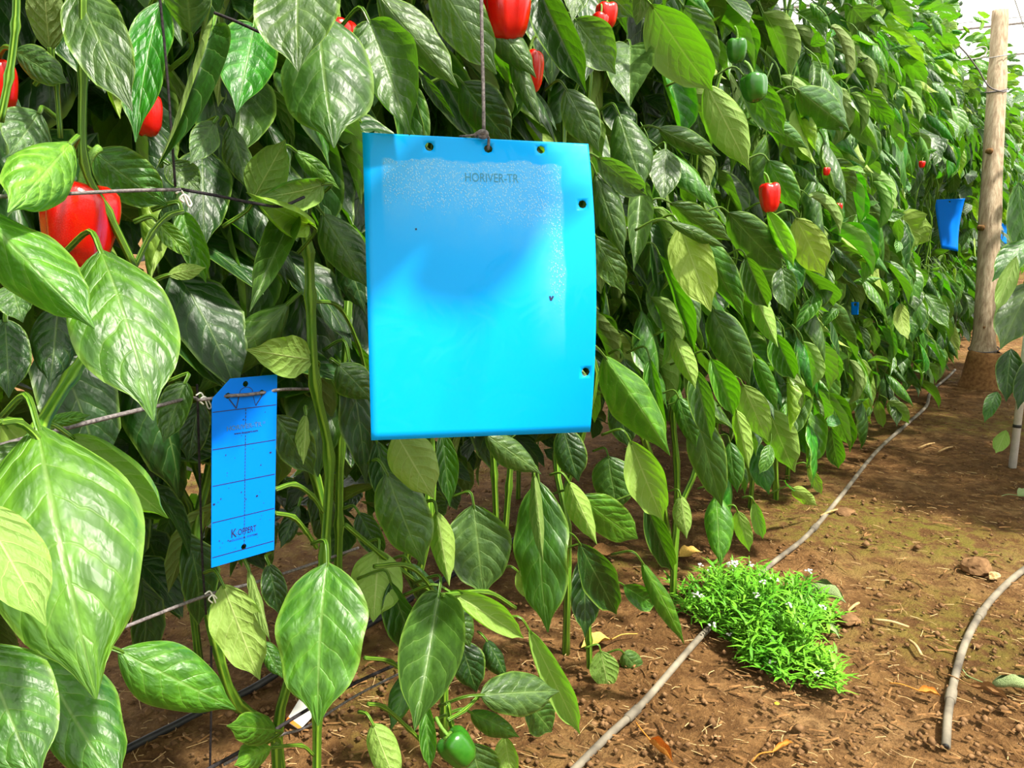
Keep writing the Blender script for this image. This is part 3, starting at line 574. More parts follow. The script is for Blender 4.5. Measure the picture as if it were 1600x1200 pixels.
# ------------------------------------------------------------------ blue sticky sheets
class Sheet:
    def __init__(s, C, bow=0):
        s.C = C; s.bow = bow; s.n = (C[1] - C[0]).cross(C[3] - C[0]).normalized()
        if s.n.dot(Vector((0, 0, CAMZ)) - C[0]) < 0: s.n = -s.n
    def P(s, u, v, e=0):
        C = s.C; p = (C[0] * (1 - u) + C[1] * u) * (1 - v) + (C[3] * (1 - u) + C[2] * u) * v
        return p + s.n * (s.bow * (1 - (2 * v - 1) ** 2) * (.15 + .85 * u * u) + e)
    def size(s): return (s.C[1] - s.C[0]).length, (s.C[3] - s.C[0]).length
    def card(s, holes, r, nu, nv, cut=None):
        W, Hh = s.size(); us = {i / nu for i in range(nu + 1)}; vs = {i / nv for i in range(nv + 1)}
        for hu, hv in holes:
            for k in (-1.7, 0, 1.7): us.add(hu + k * r / W); vs.add(hv + k * r / Hh)
        def clean(st, keep):
            st = sorted(st); out = []
            for x in st:
                if x in keep or all(abs(x - k) > .012 for k in keep): out.append(x)
            return out
        ku = {0.0, 1.0} | {hu + k * r / W for hu, _ in holes for k in (-1.7, 0, 1.7)}; kv = {0.0, 1.0} | {hv + k * r / Hh for _, hv in holes for k in (-1.7, 0, 1.7)}
        us = clean(us, ku); vs = clean(vs, kv); n = len(us)
        uv = [(u, v) for v in vs for u in us]; skip = {}; drop = set()
        iu = {x: i for i, x in enumerate(us)}; iv = {x: i for i, x in enumerate(vs)}; faces = []; rings = []
        for hu, hv in holes:
            i0, i1 = iu[hu - 1.7 * r / W], iu[hu + 1.7 * r / W]; j0, j1 = iv[hv - 1.7 * r / Hh], iv[hv + 1.7 * r / Hh]
            for i in range(i0, i1):
                for j in range(j0, j1): drop.add((i, j))
            ring = [(i, j0) for i in range(i0, i1)] + [(i1, j) for j in range(j0, j1)] + [(i, j1) for i in range(i1, i0, -1)] + [(i0, j) for j in range(j1, j0, -1)]
            rings.append((hu, hv, [j * n + i for i, j in ring]))
        for j in range(len(vs) - 1):
            for i in range(n - 1):
                if (i, j) not in drop: faces.append([j * n + i, j * n + i + 1, (j + 1) * n + i + 1, (j + 1) * n + i])
        for hu, hv, ring in rings:
            b = len(uv); m = len(ring)
            for q in ring:
                du, dv = (uv[q][0] - hu) * W, (uv[q][1] - hv) * Hh; l = math.hypot(du, dv); uv.append((hu + du / l * r / W, hv + dv / l * r / Hh))
            for k in range(m): faces.append([ring[k], ring[(k + 1) % m], b + (k + 1) % m, b + k])
        if cut:                                                                   # clipped top-left corner
            cu, cv = cut; uv2 = []
            for u, v in uv:
                if u / cu + v / cv < 1:
                    if v < 1e-6: u2 = u + (cu - u) * 1.0; uv2.append((max(u, cu * (1 - v / cv)), v))
                    else: uv2.append((max(u, cu * (1 - v / cv)), v))
                else: uv2.append((u, v))
            uv = uv2
        front = [s.P(u, v, .0004) for u, v in uv]; back = [s.P(u, v, -.0004) for u, v in uv]; N_ = len(uv)
        F2 = [f[::-1] for f in faces] + [[i + N_ for i in f] for f in faces]
        from collections import Counter
        ec = Counter(); first = {}
        for f in faces:
            for a, b in zip(f, f[1:] + f[:1]): ec[frozenset((a, b))] += 1; first[frozenset((a, b))] = (a, b)
        for e, c in ec.items():
            if c == 1: a, b = first[e]; F2.append([a, b, b + N_, a + N_])
        return front + back, F2, uv + uv
    def text(s, body, u0, v0, wu, hv, name, mat, par, off, bold=0.0, label=None):
        cu = bpy.data.curves.new('lettering', 'FONT'); cu.body = body; cu.size = 1; cu.offset = bold; cu.resolution_u = 3
        to = bpy.data.objects.new('lettering', cu); COL.objects.link(to); bpy.context.view_layer.update()
        me = bpy.data.meshes.new_from_object(to.evaluated_get(bpy.context.evaluated_depsgraph_get())); bpy.data.objects.remove(to)
        xs = [v.co.x for v in me.vertices]; ysv = [v.co.y for v in me.vertices]; x0, x1, y0, y1 = min(xs), max(xs), min(ysv), max(ysv)
        for v in me.vertices:
            p = s.P(u0 + (v.co.x - x0) / (x1 - x0) * wu, v0 - (v.co.y - y0) / (y1 - y0) * hv, .0008); v.co = p - off
        me.materials.clear(); me.materials.append(mat); return obj(name, me, par, label=label)
    def strip(s, mb, u0, v0, u1, v1, w, n=8, e=.0007):
        W, Hh = s.size(); d = Vector(((u1 - u0) * W, (v1 - v0) * Hh, 0)); q = Vector((-d.y, d.x, 0)).normalized() * w / 2
        V = []
        for k in range(n + 1):
            u = u0 + (u1 - u0) * k / n; v = v0 + (v1 - v0) * k / n
            V += [s.P(u + q.x / W, v + q.y / Hh, e), s.P(u - q.x / W, v - q.y / Hh, e)]
        mb.add(V, [[2 * k, 2 * k + 1, 2 * k + 3, 2 * k + 2] for k in range(n)])
    def ring(s, mb, u, v, r, w):
        W, Hh = s.size(); V = []
        for k in range(20):
            a = 6.2832 * k / 20
            for rr in (r, r + w): V.append(s.P(u + math.cos(a) * rr / W, v + math.sin(a) * rr / Hh, .0006))
        mb.add(V, [[2 * k, 2 * k + 1, (2 * k + 3) % 40, (2 * k + 2) % 40] for k in range(20)])
big = empty('sticky_trap', BIGC[0] * .5 + BIGC[1] * .5, 'large shiny blue sticky sheet hanging from a string in the foreground', 'trap'); BS = Sheet(BIGC, .026)
HOLES = [(.283, .037), (.541, .035), (.778, .030), (.951, .222), (.960, .792)]
v, f, uv = BS.card(HOLES, .0048, 30, 36); o0 = big.location
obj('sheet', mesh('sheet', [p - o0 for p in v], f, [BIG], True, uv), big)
BS.text('HORIVER-TR', .435, .150, .235, .030, 'lettering', PALEINK, big, o0)
mb = MB(); BS.strip(mb, .795, .535, .80, .55, .002, 1); BS.strip(mb, .80, .55, .81, .535, .002, 1); BS.strip(mb, .215, .31, .217, .316, .002, 1); mb.build('stuck_insect', INK, big, o0, False, label='tiny dark insect')
sm = empty('sticky_trap', (SMALLC[0] + SMALLC[1]) / 2, 'small narrow blue sticky card with printed lines tied to twine at left', 'trap'); SS = Sheet(SMALLC, 0.0); o0 = sm.location
SH = [(.5, .037), (.235, .092), (.755, .095), (.5, .935)]
v, f, uv = SS.card(SH, .0034, 12, 24, cut=(.27, .10))
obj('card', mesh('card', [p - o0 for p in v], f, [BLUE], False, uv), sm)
mb = MB()
for q in (.172, .372, .567, .762, .948): SS.strip(mb, .01, q, .99, q, .0009)
mb.build('printed_line', INK, sm, o0, False)
mb = MB(); q = .175
while q < .92:
    if not (.255 < q < .31): SS.strip(mb, .505, q, .505, q + .013, .0009, 1)
    q += .018
mb.build('dashed_line', INK, sm, o0, False)
SS.text('HORIVER-TR', .22, .283, .54, .026, 'lettering', GREYINK, sm, o0, .022); SS.text('®', .775, .270, .045, .013, 'lettering', GREYINK, sm, o0); SS.text('www.koppert.com', .33, .312, .37, .015, 'lettering', INK, sm, o0, .03)
SS.text('K', .30, .868, .085, .046, 'lettering', INK, sm, o0, .01); SS.text('OPPERT', .405, .864, .29, .034, 'lettering', INK, sm, o0, .008)
mb = MB()
for du in (.0,): SS.strip(mb, .412 + du, .836, .372 + du, .847, .0009, 1); SS.strip(mb, .372 + du, .847, .405 + du, .858, .0009, 1)
mb.build('emblem', GREYINK, sm, o0, False)
SS.text('BIOLOGICAL SYSTEMS', .27, .888, .45, .010, 'lettering', INK, sm, o0, .01); SS.text('TEAR HERE', .46, .148, .12, .007, 'lettering', GREYINK, sm, o0) if False else None
mb = MB(); SS.strip(mb, .25, .11, .36, .166, .0013, 3); SS.strip(mb, .40, .10, .36, .166, .0013, 3); SS.strip(mb, .76, .11, .66, .163, .0013, 3); SS.strip(mb, .62, .11, .66, .163, .0006, 3)
prev = None
for k in range(13):
    a = math.pi * k / 12; q = (.51 - .1 * math.cos(a), .085 - .03 * math.sin(a))
    if prev: SS.strip(mb, prev[0], prev[1], q[0], q[1], .0007, 1)
    prev = q
mb.build('slit', INK, sm, o0, False)
mb = MB(); r_ = random.Random(4)
for k in range(34):
    u, v_ = r_.uniform(.05, .95), r_.uniform(.2, .93); w = r_.choice([.0008, .001, .0016]); SS.strip(mb, u, v_, u + w / .1, v_ + .002, w, 1)
for (u, v_) in [(.91, .44), (.70, .67), (.035, .665)]:
    for a in (0, 1.05, 2.1): SS.strip(mb, u - .02 * math.cos(a), v_ - .006 * math.sin(a), u + .02 * math.cos(a), v_ + .006 * math.sin(a), .0009, 1)
mb.build('stuck_insects', INK, sm, o0, False, kind='stuff')
def far_trap(tl, tr, br, bl, t, label, bow=.03, cover=True):
    C = [at(*tl, t), at(*tr, t - .02), at(*br, t - .02), at(*bl, t)]; e = empty('sticky_trap', (C[0] + C[1]) / 2, label, 'trap', None); S_ = Sheet(C, bow)
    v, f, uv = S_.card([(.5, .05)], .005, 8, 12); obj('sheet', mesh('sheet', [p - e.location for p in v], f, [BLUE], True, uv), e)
    return e
far_trap((1460, 312), (1508, 310), (1497, 393), (1471, 388), 4.9, 'curled blue sticky sheet hanging by the row left of the wooden post', -.03)
far_trap((1560, 347), (1575, 346), (1573, 381), (1560, 379), 7.4, 'distant blue sticky sheet half hidden behind the wooden post', -.02)
far_trap((1330, 475), (1342, 475), (1341, 492), (1330, 492), 2.75, 'scrap of blue sticky card peeping out low between the leaves', 0)
far_trap((1586, 367), (1600, 366), (1599, 380), (1587, 380), 7.9, 'farthest blue card at the right edge above the aisle plants', 0)

# unseen branch added above the large sheet, over the aisle, to shade its upper half
hub = BS.P(.45, .2) + SUN_DIR * .5
for k, (u, v_, d_, L_) in enumerate([(.12,.38,.36,.19),(.33,.24,.42,.2),(.55,.30,.38,.19),(.70,.16,.45,.18),(.16,.13,.46,.18),(.40,.44,.34,.16),(.50,.10,.5,.19)]):
    c = BS.P(u, v_) + SUN_DIR * d_; out = (c - hub); out.z = 0; out = (out.normalized() + OUT * .5).normalized() * .8 - Vector((0, 0, .45)); out.normalize()
    put_leaf(NEARV[k % 14], frame(c - out * L_ / 2, c + out * L_ / 2, SUN_DIR, .1), tone('m'), plants[4])
mb = MB(); br = [rowp(PLANT_S[4], ROWC, 1.25), rowp(PLANT_S[4] - .05, ROWC + .12, 1.45), hub + Vector((0, 0, .06))]
mb.tube(smooth_pts(br, 5), .0045, 6); mb.build('stem', STEM, plants[4], plants[4].location)
# ------------------------------------------------------------------ twines, clips, hoses, wires
def line(name, pts, rad, mat, label, cat, n=6, sub=6, group=None):
    sp = smooth_pts(pts, sub); mb = MB(); o0 = sp[0]; mb.tube(sp, rad, n); o = mb.build(name, mat, None, o0, label=label, cat=cat, group=group); o.location = o0; return o
dk = BS.P(.541, .035)
hs = empty('hanging_string', at(752, -60, .9), 'grey string with a knot holding up the large blue sheet', 'string')
def child_line(name, pts, rad, mat, par, n=6): mb = MB(); mb.tube(smooth_pts(pts, 6), rad, n); return mb.build(name, mat, par, par.location)
child_line('cord', [at(751, -60, .9), at(753, 60, .9), at(755, 140, .9), at(756, 205, .897)], .0022, TWINE, hs)
child_line('knot', [at(742, 212, .893), at(752, 206, .889), at(760, 208, .887), at(757, 214, .889), at(748, 211, .891), at(756, 206, .886)], .0028, TWINE, hs)
child_line('loop', [at(757, 208, .89), BS.P(.541, .0, .004), BS.P(.541, .020, .004), BS.P(.541, .034, .0), BS.P(.541, .02, -.004), at(752, 207, .897)], .0016, TWINE, hs)
child_line('loose_end', [at(745, 210, .891), at(732, 212, .893), at(718, 213, .9)], .0012, TWINE, hs)
def L(name, pts, offs, rpx, mat, label, cat='twine'):
    offs = offs if isinstance(offs, (list, tuple)) else [offs] * len(pts)
    t = depth_off(*pts[len(pts) // 2], offs[0]); return line(name, [atoff(x, y, o) for (x, y), o in zip(pts, offs)], rpx / F * t, mat, label, cat)
L('twine', [(-60,309),(0,307),(100,303),(200,298),(282,296)], .16, 3.2, TWINE, 'dark grey twine running across in front of the big red pepper')
L('twine', [(284,296),(340,306),(400,318),(440,322),(475,308)], [.14,.13,.13,.13,.12], 2.6, DARKTW, 'dark twine sagging to the right under a yellowish leaf at upper left')
L('twine', [(248,-20),(258,80),(266,180),(274,292)], .16, 2.2, DARKTW, 'thin dark upright cord at upper left ending at the crossing twine')
L('twine', [(335,20),(370,34),(405,50)], .14, 2.6, DARKTW, 'short dark cord end high up among the top left leaves')
L('twine', [(-30,705),(45,684),(130,662),(228,638)], [.1,.09,.07,.05], 4, TWINE, 'grey twine rising behind the largest bright leaf at left')
tw = [atoff(225, 640, .05), atoff(296, 622, .0), SS.P(-.15, .10, -.004), SS.P(.15, .095, -.003), SS.P(.235, .092, .002), SS.P(.5, .096, .004), SS.P(.755, .095, .002), SS.P(.86, .094, -.003), SS.P(1.15, .09, -.003), atoff(492, 608, .0)]
line('twine', tw, .0019, TWINE, 'grey twine threaded through the top of the small blue card', 'twine')
L('twine', [(150,998),(240,962),(330,928),(400,910),(480,884),(560,856)], -.03, 2.6, TWINE, 'light grey twine stretched low behind the small blue card foot')
L('twine', [(320,1205),(400,1160),(470,1115),(560,1065),(650,1025)], .0, 3, DARKTW, 'black cord crossing low above the soil in front')
L('twine', [(350,1195),(430,1152),(480,1135),(560,1085),(660,1035)], -.02, 2.2, TWINE, 'thin grey cord just under the black low cord')
L('twine', [(330,1010),(330,1100),(328,1210)], -.05, 2, DARKTW, 'thin dark cord hanging down to the soil at lower left')
L('twine', [(308,600),(312,740),(316,870),(322,960)], -.04, 2, DARKTW, 'thin dark upright cord left of the small blue card')
for px, py, lab in [(318, 624, 'white wire clip on the twine beside the small blue card'), (332, 934, 'white wire clip on the low twine below the small blue card'), (287, 308, 'white wire clip where cord and twine cross at upper left')]:
    o_ = .02 if py != 308 else .15; q = lambda a, b: atoff(px + a, py + b, o_)
    line('wire_clip', [q(-12, -6), q(-4, -10), q(2, 0), q(8, 14), q(12, 10), q(2, -4), q(-6, 2), q(0, 8)], .0009, WHITEP, lab, 'clip')
def hose(pts, r, mat, label, z=None): return [ground(x, y, r) for x, y in pts]
def hose_obj(name, pts, r, mat, label, rings=()):
    P = smooth_pts([ground(x, y, r * .9) for x, y in pts], 8); e = empty(name, P[0], label, 'hose'); mb = MB()
    mb.tube(P, r, 10); mb.build('pipe', mat, e, e.location)
    for x, y in rings:
        c = ground(x, y, r * .9); k = min(range(len(P)), key=lambda i: (P[i] - c).length); k = max(1, min(len(P) - 2, k)); d = (P[k + 1] - P[k - 1]).normalized(); mb = MB()
        mb.tube([P[k] - d * .022, P[k] - d * .02, P[k] + d * .02, P[k] + d * .022], [r * 1.02, r * 1.3, r * 1.3, r * 1.02], 10); mb.build('coupling', mat, e, e.location, label='collar joint')
    return e, P
hose_obj('drip_hose', [(860,1240),(900,1200),(950,1150),(1005,1098),(1090,1000),(1140,950),(1200,886),(1260,838),(1310,780),(1370,705),(1420,660),(1447,635),(1455,612),(1480,590),(1492,578)], .0075, HOSE, 'long grey-brown drip hose lying on the soil beside the row', [(990, 1112), (1272, 826), (1402, 676)])
e, P = hose_obj('drip_hose', [(1478,1166),(1482,1110),(1494,1050),(1510,1000),(1535,955),(1565,920),(1600,890),(1660,850)], .0085, HOSE, 'short grey hose with an open cut end on the soil at right', [(1488, 1085), (1535, 960)])
mb = MB(); d = (P[0] - P[1]).normalized(); mb.tube([P[0] + d * .0002, P[0] + d * .0008], .006, 10); mb.build('dark_end_disc', BLACKH, e, e.location, label='dark disc standing in for the shaded bore')  # closed dark disc paints the shade inside the hose end
hose_obj('drip_hose', [(120,1215),(200,1170),(270,1135),(330,1105),(390,1078),(470,1030),(560,985),(660,925),(760,868),(835,826)], .008, BLACKH, 'black drip hose on shaded soil under the plants at lower left')
for k in range(13):
    s = 4.6 + k * .85; z = 2.1 + .05 * (k % 3) + (.5 if k % 4 == 3 else 0)
    line('trellis_wire', [rowp(s, -2.5, z), rowp(s, -.4, z - .04 + .02 * (k % 2)), rowp(s + .1, 3, z)], .0028, WIRE, 'thin wire strung across the aisle under the white roof near the post top', 'wire', 4, 3, 'overhead cross wires')
line('trellis_wire', [rowp(-1, -.5, 2.25), rowp(8, -.5, 2.2), rowp(20, -.5, 2.25)], .003, WIRE, 'lengthwise wire above the plant tops of the long row', 'wire', 4, 3)
for k in range(5):
    s = 9 + 2.2 * k; line('roof_pole', [rowp(s, -6, 3.0), rowp(s, 6, 3.0)], .014, WIRE, 'pale roof pole seen far away among the overhead wires', 'pole', 6, 1, 'far roof poles')
lo = at(1544, 100, 4.2)
line('twine', [at(1478, 20, 4.3), at(1490, 60, 4.3), at(1510, 84, 4.3), at(1528, 108, 4.35), at(1545, 135, 4.4), at(1565, 143, 4.42), at(1572, 142, 4.45)], .004, TWINE, 'loose light cord slung from the tall plants to the wooden post', 'twine')
line('twine', [at(1508, 92, 4.5), at(1525, 76, 4.5), at(1540, 74, 4.5), at(1540, 84, 4.5), at(1522, 92, 4.5), at(1440, 98, 4.5)], .0035, WIRE, 'looped wire end beside the upper part of the wooden post', 'wire')

# ------------------------------------------------------------------ wooden post and white stake
T = 4.55; base = ground(1534, 603); base.z = 0; top = at(1563, 16, T); ps = empty('wooden_post', base, 'tall weathered wooden post standing in the aisle at right', 'post')
prof = [(0, .075), (.08, .078), (.16, .074), (.24, .070), (.30, .060), (.5, .058), (.8, .056), (1.1, .060), (1.3, .053), (1.6, .052), (1.9, .050), (1.98, .052), (2.06, .044), (2.2, .044), (2.4, .043)]
hh = (top - base).length; ax = (top - base); n = 24; V = []; Fc = []; m = 48
for k in range(m + 1):
    h = k / m * 2.4; i = max(j for j in range(len(prof)) if prof[j][0] <= h + 1e-6); i = min(i, len(prof) - 2); g = (h - prof[i][0]) / (prof[i + 1][0] - prof[i][0]); r_ = prof[i][1] + (prof[i + 1][1] - prof[i][1]) * g
    for j in range(n):
        a = 6.2832 * j / n; rr = r_ * (1 + .07 * noise.noise(Vector((math.cos(a) * 1.5, math.sin(a) * 1.5, h * 2))) ) 
        crack = math.exp(-((((a + 6.2832 - (4.95 + .06 * math.sin(3 * h))) + 3.1416) % 6.2832 - 3.1416) / .12) ** 2) * .16; rr *= 1 - crack
        V.append(ax * (h / 2.4) + Vector((math.cos(a) * rr, math.sin(a) * rr, 0)))
for k in range(m):
    for j in range(n): Fc.append([k * n + j, k * n + (j + 1) % n, (k + 1) * n + (j + 1) % n, (k + 1) * n + j])
Fc.append([m * n + j for j in range(n)])
obj('trunk', mesh('trunk', V, Fc, [WOOD]), ps)
for px, py in [(1535, 356), (1552, 349), (1548, 236), (1543, 484), (1537, 512)]:
    q = at(px, py, T - .05) - base; mb = MB(); ring = [q + Vector((math.cos(6.283 * k / 10) * .012, -.004, math.sin(6.283 * k / 10) * .016)) for k in range(10)]
    ring2 = [q + Vector((math.cos(6.283 * k / 10) * .006, -.014, math.sin(6.283 * k / 10) * .008)) for k in range(10)]; ring0 = [p + Vector((0, .04, 0)) for p in ring]
    mb.add(ring0 + ring + ring2, [[a_ * 10 + k, a_ * 10 + (k + 1) % 10, (a_ + 1) * 10 + (k + 1) % 10, (a_ + 1) * 10 + k] for a_ in (0, 1) for k in range(10)] + [[20 + k for k in range(10)]]); mb.build('knot', BARK, ps)
def loop_at(py, r_, rad, name, mat):
    f_ = (603 - py) / (603 - 16); c = ax * f_; mb = MB(); mb.tube([c + Vector((math.cos(6.283 * k / 20) * r_, math.sin(6.283 * k / 20) * r_, .012 * math.sin(6.283 * k / 20 + 1))) for k in range(21)], rad, 5, cap=False); mb.build(name, mat, ps)
loop_at(142, .056, .004, 'wire_tie', TWINE); loop_at(545, .076, .004, 'wire_tie', TWINE); loop_at(88, .056, .003, 'wire_tie', WIRE)
mb = MB(); V = []
for k, (h, r_) in enumerate([(-.05, .125), (.05, .115), (.13, .095), (.19, .085), (.2, .07)]):
    for j in range(14):
        a = 6.283 * j / 14; w = 1 + .14 * noise.noise(Vector((math.cos(a) * 2, math.sin(a) * 2, h * 9))); V.append((math.cos(a) * r_ * w, math.sin(a) * r_ * w, h))
mb.add(V, [[k * 14 + j, k * 14 + (j + 1) % 14, (k + 1) * 14 + (j + 1) % 14, (k + 1) * 14 + j] for k in range(4) for j in range(14)]); mb.build('shaded_foot', BARK, ps, label='dark brown post foot with shade put into its colour')  # lower post darkened by colour for the shade below the tie
sb = ground(1582, 730); sb.z = -.02; st = empty('plant_stake', sb, 'white tubular stake with black bands leaning at the right edge', 'stake'); tp = at(1612, 470, 3.02)
mb = MB(); mb.tube([sb, sb + (tp - sb) * 1.3], .0145, 14); mb.build('tube', WHITEP, st, sb)
for py in (658, 577):
    f_ = (730 - py) / (730 - 470); c = sb + (tp - sb) * f_; d = (tp - sb).normalized(); mb = MB(); mb.tube([c - d * .006, c + d * .006], .0155, 14); mb.build('band', BLACKH, st, sb)

# ------------------------------------------------------------------ weed clump
wc = ground(1195, 990); wd = empty('weed_clump', wc, 'bright green flowering weed clump growing across the hose', 'weed'); r_ = random.Random(21); mb = MB(); fl = []
cx, cy_ = ground(1205, 1090), ground(1180, 905); rx = (ground(1320, 1010) - ground(1078, 985)).length / 2 * 1.02; ry = (cx - cy_).length / 2
LV, LF = [(-.5, 0, 0), (.5, 0, 0), (-.8, .45, .06), (.8, .45, .06), (0, 1, -.1)], [[0, 1, 3, 2], [2, 3, 4]]
for k in range(480):
    a = r_.uniform(0, 6.283); q = math.sqrt(r_.random()); x, y = math.cos(a) * q * rx * (.8 + .3 * math.sin(3 * a) + r_.uniform(-.12, .12)), math.sin(a) * q * ry * (.9 + .2 * math.cos(2 * a + 1)); h = (.11 * (1 - q * q) + .025) * r_.uniform(.4, 1.25)
    lean = Vector((x, y, 0)) * .35 + Vector((r_.uniform(-.03, .03), r_.uniform(-.03, .03), 0)); b = Vector((x * .8, y * .8, 0)); tip = Vector((x, y, h)) + lean * .4
    mid_ = (b + tip) / 2 + Vector((0, 0, h * .12)); pts = [b, mid_, tip]; mb.tube(pts, .0011, 3, cap=False)
    for j in range(11):
        g = r_.uniform(.15, 1.0); p = b.lerp(tip, g) + Vector((0, 0, .1 * h * math.sin(g * 3.14))); az = r_.uniform(0, 6.283); up = r_.uniform(-.1, .9); ln = r_.uniform(.014, .05)
        d = Vector((math.cos(az), math.sin(az), up)).normalized(); sx = d.cross(Vector((0, 0, 1))).normalized(); nn = sx.cross(d); w = ln * r_.uniform(.06, .13)
        mb.add([p + sx * (v_[0] * w) + d * (v_[1] * ln) + nn * (v_[2] * ln) for v_ in LV], LF)
    if r_.random() < .055 and len(fl) < 30: fl.append(tip + Vector((0, 0, .012)))
mb.build('foliage', WEED, wd, kind='stuff', smooth=False)
for p in fl:
    mb = MB()
    for j in range(7):
        c = p + Vector((r_.uniform(-.008, .008), r_.uniform(-.008, .008), r_.uniform(-.004, .006))); rr = .0036
        mb.add([c + Vector((math.cos(6.283 * k / 6) * rr, math.sin(6.283 * k / 6) * rr, 0)) for k in range(6)] + [c + Vector((0, 0, .002)), c - Vector((0, 0, .003))], [[k, (k + 1) % 6, 6] for k in range(6)] + [[(k + 1) % 6, k, 7] for k in range(6)])
    mb.build('flower', PETAL, wd, label='small white flower head')
yf = ground(1214, 1099, .012); mb = MB(); mb.add([yf - wc + Vector((math.cos(6.283 * k / 8) * .005, math.sin(6.283 * k / 8) * .005, 0)) for k in range(8)] + [yf - wc + Vector((0, 0, .003))], [[k, (k + 1) % 8, 8] for k in range(8)]); mb.build('flower', YPETAL, wd, label='tiny yellow flower')

# ------------------------------------------------------------------ litter on the soil
r_ = random.Random(5); ST = [(MB(), STRAW, 'straw_litter', 'scattered pale straw and stalk bits over the soil'), (MB(), BARK, 'bark_litter', 'scattered brown leaf and bark crumbs over the soil')]
for k in range(4600):
    px = r_.uniform(-100, 1650); py = r_.uniform(560, 1260) if r_.random() < .7 else r_.uniform(560, 800); p = ground(px, py)
    if p.y > 7: continue
    mb = ST[0 if r_.random() < .42 else 1][0]; ln = r_.uniform(.004, .018) * (1.9 if r_.random() < .08 else 1); w = r_.uniform(.0009, .0022) if mb is ST[0][0] else r_.uniform(.002, .006); a = r_.uniform(0, 3.14) if r_.random() < .5 else r_.gauss(2.6, .4)
    d = Vector((math.cos(a), math.sin(a), r_.uniform(-.1, .1))); s_ = Vector((-math.sin(a), math.cos(a), 0)); z = Vector((0, 0, r_.uniform(.003, .009))); c = p + z; bend = r_.uniform(-.2, .3) * ln
    q = [c - d * ln, c + Vector((0, 0, abs(bend) * .5)) + s_ * bend, c + d * ln]; V = []
    for p_ in q: V += [p_ - s_ * w / 2, p_ + s_ * w / 2, p_ + Vector((0, 0, w * .5))]
    mb.add(V, [[3 * i + a_, 3 * i + b_, 3 * i + 3 + b_, 3 * i + 3 + a_] for i in (0, 1) for a_, b_ in ((0, 1), (1, 2), (2, 0))])
for mb, mat, nm, lab in ST: mb.build(nm, mat, kind='stuff', smooth=False, label=lab, cat='litter')
def rock(name, p, sx, sy, sz, mat, label, cat, rot=0, seed=0):
    import bmesh
    bm = bmesh.new(); bmesh.ops.create_icosphere(bm, subdivisions=3, radius=1)
    for v in bm.verts: v.co *= 1 + .35 * noise.fractal(v.co * 1.1 + Vector((seed, 0, 0)), 1, 2, 3)
    for v in bm.verts: v.co = Vector((v.co.x * sx, v.co.y * sy, max(-.4, v.co.z) * sz))
    me = bpy.data.meshes.new(name); bm.to_mesh(me); bm.free(); me.materials.append(mat); o = obj(name, me, label=label, cat=cat); o.location = p; o.rotation_euler.z = rot; return o
rock('stone', ground(1526, 886, .01), .042, .035, .026, STONE, 'brown lumpy stone on the bare soil at right', 'stone', .3, 1)
rock('clod', ground(1553, 900, .006), .02, .011, .012, STRAW, 'small tan clod touching the brown stone', 'clod', .5, 2)
rock('clod', ground(1326, 968, .006), .028, .02, .014, STONE, 'earth clod beside the wilted leaf right of weeds', 'clod', .2, 3)
rock('clod', ground(1320, 800, .004), .035, .03, .012, STONE, 'flat earth clod beside the middle of the long hose', 'clod', .2, 4)
mbc = MB(); ICO = None
for k in range(2600):
    p = ground(r_.uniform(0, 1640), r_.uniform(600, 1230)); 
    if p.y > 6: continue
    s_ = r_.uniform(.003, .009) * (1.6 if r_.random() < .12 else 1); o6 = [Vector(q) * s_ * r_.uniform(.7, 1.2) for q in [(1, 0, 0), (-1, 0, 0), (0, 1, 0), (0, -1, 0), (0, 0, .8), (0, 0, -.5)]]
    mbc.add([p + Vector((0, 0, .006)) + q for q in o6], [[0, 2, 4], [2, 1, 4], [1, 3, 4], [3, 0, 4], [2, 0, 5], [1, 2, 5], [3, 1, 5], [0, 3, 5]])
mbc.build('soil_crumbs', STONE, kind='stuff', smooth=True, label='small soil crumbs strewn over the floor', cat='soil')
def ground_leaf(bx, by, tx, ty, w, mat, label, curl=.8, z=.012, bend=.7, stalk=None):
    P = ground(bx, by, z); Q = ground(tx, ty, z); L_ = (Q - P).length; V, F_, UV, M = leaf_geo(12, 8, w / L_, bend, .1, curl, .05, 2.5, .5, int(bx)); me = mesh('fallen_leaf', V, F_, [mat], True, UV)
    e = empty('fallen_leaf', P, label, 'leaf'); o = obj('blade', me, e); o.matrix_basis = Matrix.Translation(-P) @ frame(P, Q, Vector((0, 0, 1)), .1)
    mb = MB(); d = (P - Q).normalized(); pts = [P + Vector((0, 0, .002)), P + d * .03 + Vector((0, .006, .004)), P + d * .06 + Vector((.01, .01, -.004))]
    if stalk: pts = [P] + [ground(x, y, .006) for x, y in stalk]
    mb.tube(smooth_pts(pts, 4), .0014, 5); mb.build('leaf_stalk', mat, e, P)
ground_leaf(1256, 930, 1322, 942, .08, WILT, 'wilted green leaf crumpled on soil right of the weeds', 1.2)
ground_leaf(1282, 968, 1312, 998, .022, WILT, 'narrow drooping grey-green leaf at right foot of the weeds', .5)
ground_leaf(1548, 1072, 1616, 1080, .055, WILT, 'wilted green leaf with long stalk on soil at right edge', 1.3, stalk=[(1530, 1064), (1512, 1056), (1504, 1046)])
ground_leaf(1516, 1072, 1578, 1096, .03, BARK, 'dry brown curled leaf beside the wilted one at right', .7)
ground_leaf(956, 1000, 908, 1012, .055, DRYLEAF, 'yellow dead leaf on the soil under the row', .3)
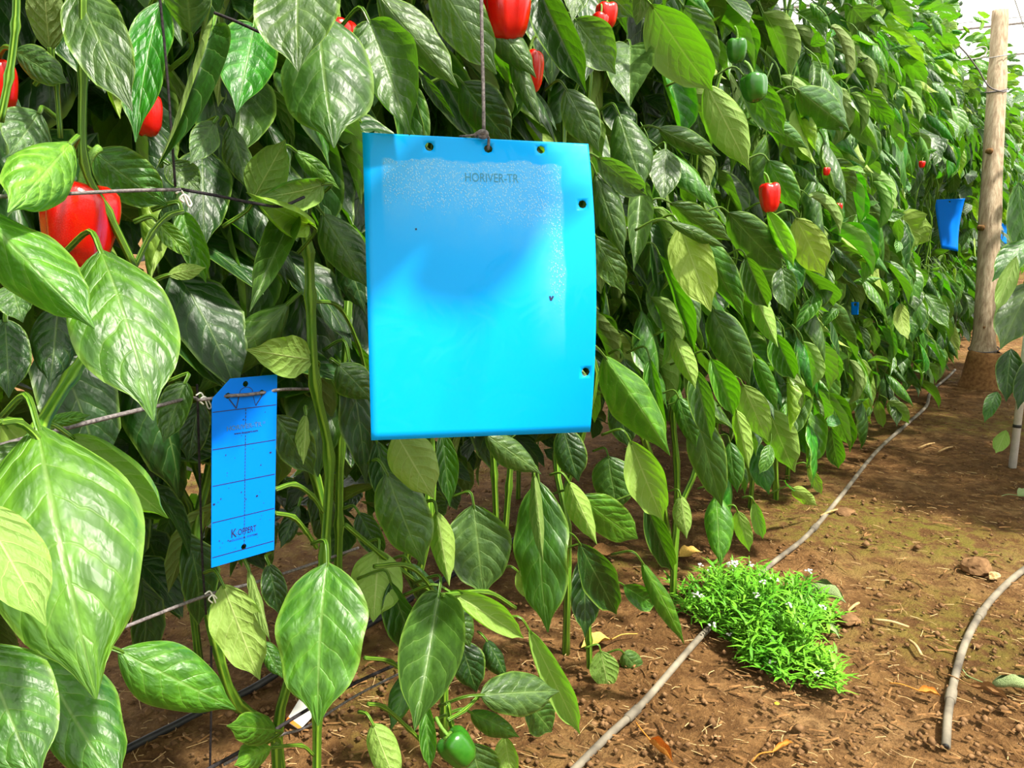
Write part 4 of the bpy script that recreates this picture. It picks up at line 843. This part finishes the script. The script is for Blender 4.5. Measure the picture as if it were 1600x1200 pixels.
ground_leaf(1016, 1158, 1052, 1192, .035, ORANGEL, 'orange brown torn leaf on soil at the lower centre', 1.0)
ground_leaf(1062, 870, 1096, 862, .05, DRYLEAF, 'dry tan leaf lying behind the weed clump', .3)
ground_leaf(1435, 1080, 1470, 1088, .025, ORANGEL, 'rust brown leaf scrap left of the open hose end', .6)
ground_leaf(1206, 1176, 1240, 1160, .016, ORANGEL, 'small tan curled leaf at lower right foreground', .9)
ground_leaf(1590, 775, 1620, 775, .06, WILT, 'pale green leaf on soil cut off by the right edge', .3)
ground_leaf(905, 875, 1000, 868, .05, BARK, 'brown withered leaf on soil below the drooping leaves', .5)
C = [ground(472, 1085, .02), ground(495, 1112, .02), ground(468, 1140, .02), ground(447, 1126, .02)]; e = empty('paper_tag', C[0], 'torn white paper label with an orange edge lying on soil', 'label'); mb = MB()
mb.add([p for p in C] + [p - Vector((0, 0, .0015)) for p in C], [[0, 3, 2, 1], [4, 5, 6, 7], [0, 1, 5, 4], [1, 2, 6, 5], [2, 3, 7, 6], [3, 0, 4, 7]]); mb.build('paper', WHITEP, e, e.location, False)
mb = MB(); up = Vector((0, 0, .0008)); mb.add([C[3] + up, C[2] + up, C[2].lerp(C[1], .13) + up, C[3].lerp(C[0], .13) + up], [[0, 1, 2, 3]]); mb.build('orange_edge', ORANGE, e, e.location, False, label='orange printed edge')
for k, (a, b, lab) in enumerate([((1282, 806), (1310, 796), 'pale dry twig touching the long hose at its bend'), ((1364, 968), (1420, 980), 'tan split stalk on the soil right of the weeds'), ((1325, 955), (1342, 942), 'short pale stalk end right of the wilted leaf'), ((1435, 700), (1460, 692), 'bleached husk lying in sun patch behind'), ((1466, 706), (1488, 698), 'second bleached husk right of the first one'), ((1420, 1000), (1440, 1024), 'thin light stick on soil left of short hose')]):
    line('twig', [ground(*a, .01), (ground(*a, .013) + ground(*b, .013)) / 2 + Vector((.003, .003, .003)), ground(*b, .01)], [.004] * 5 + [.003] * 4 if False else .0035, STRAW, lab, 'twig', 6, 3)
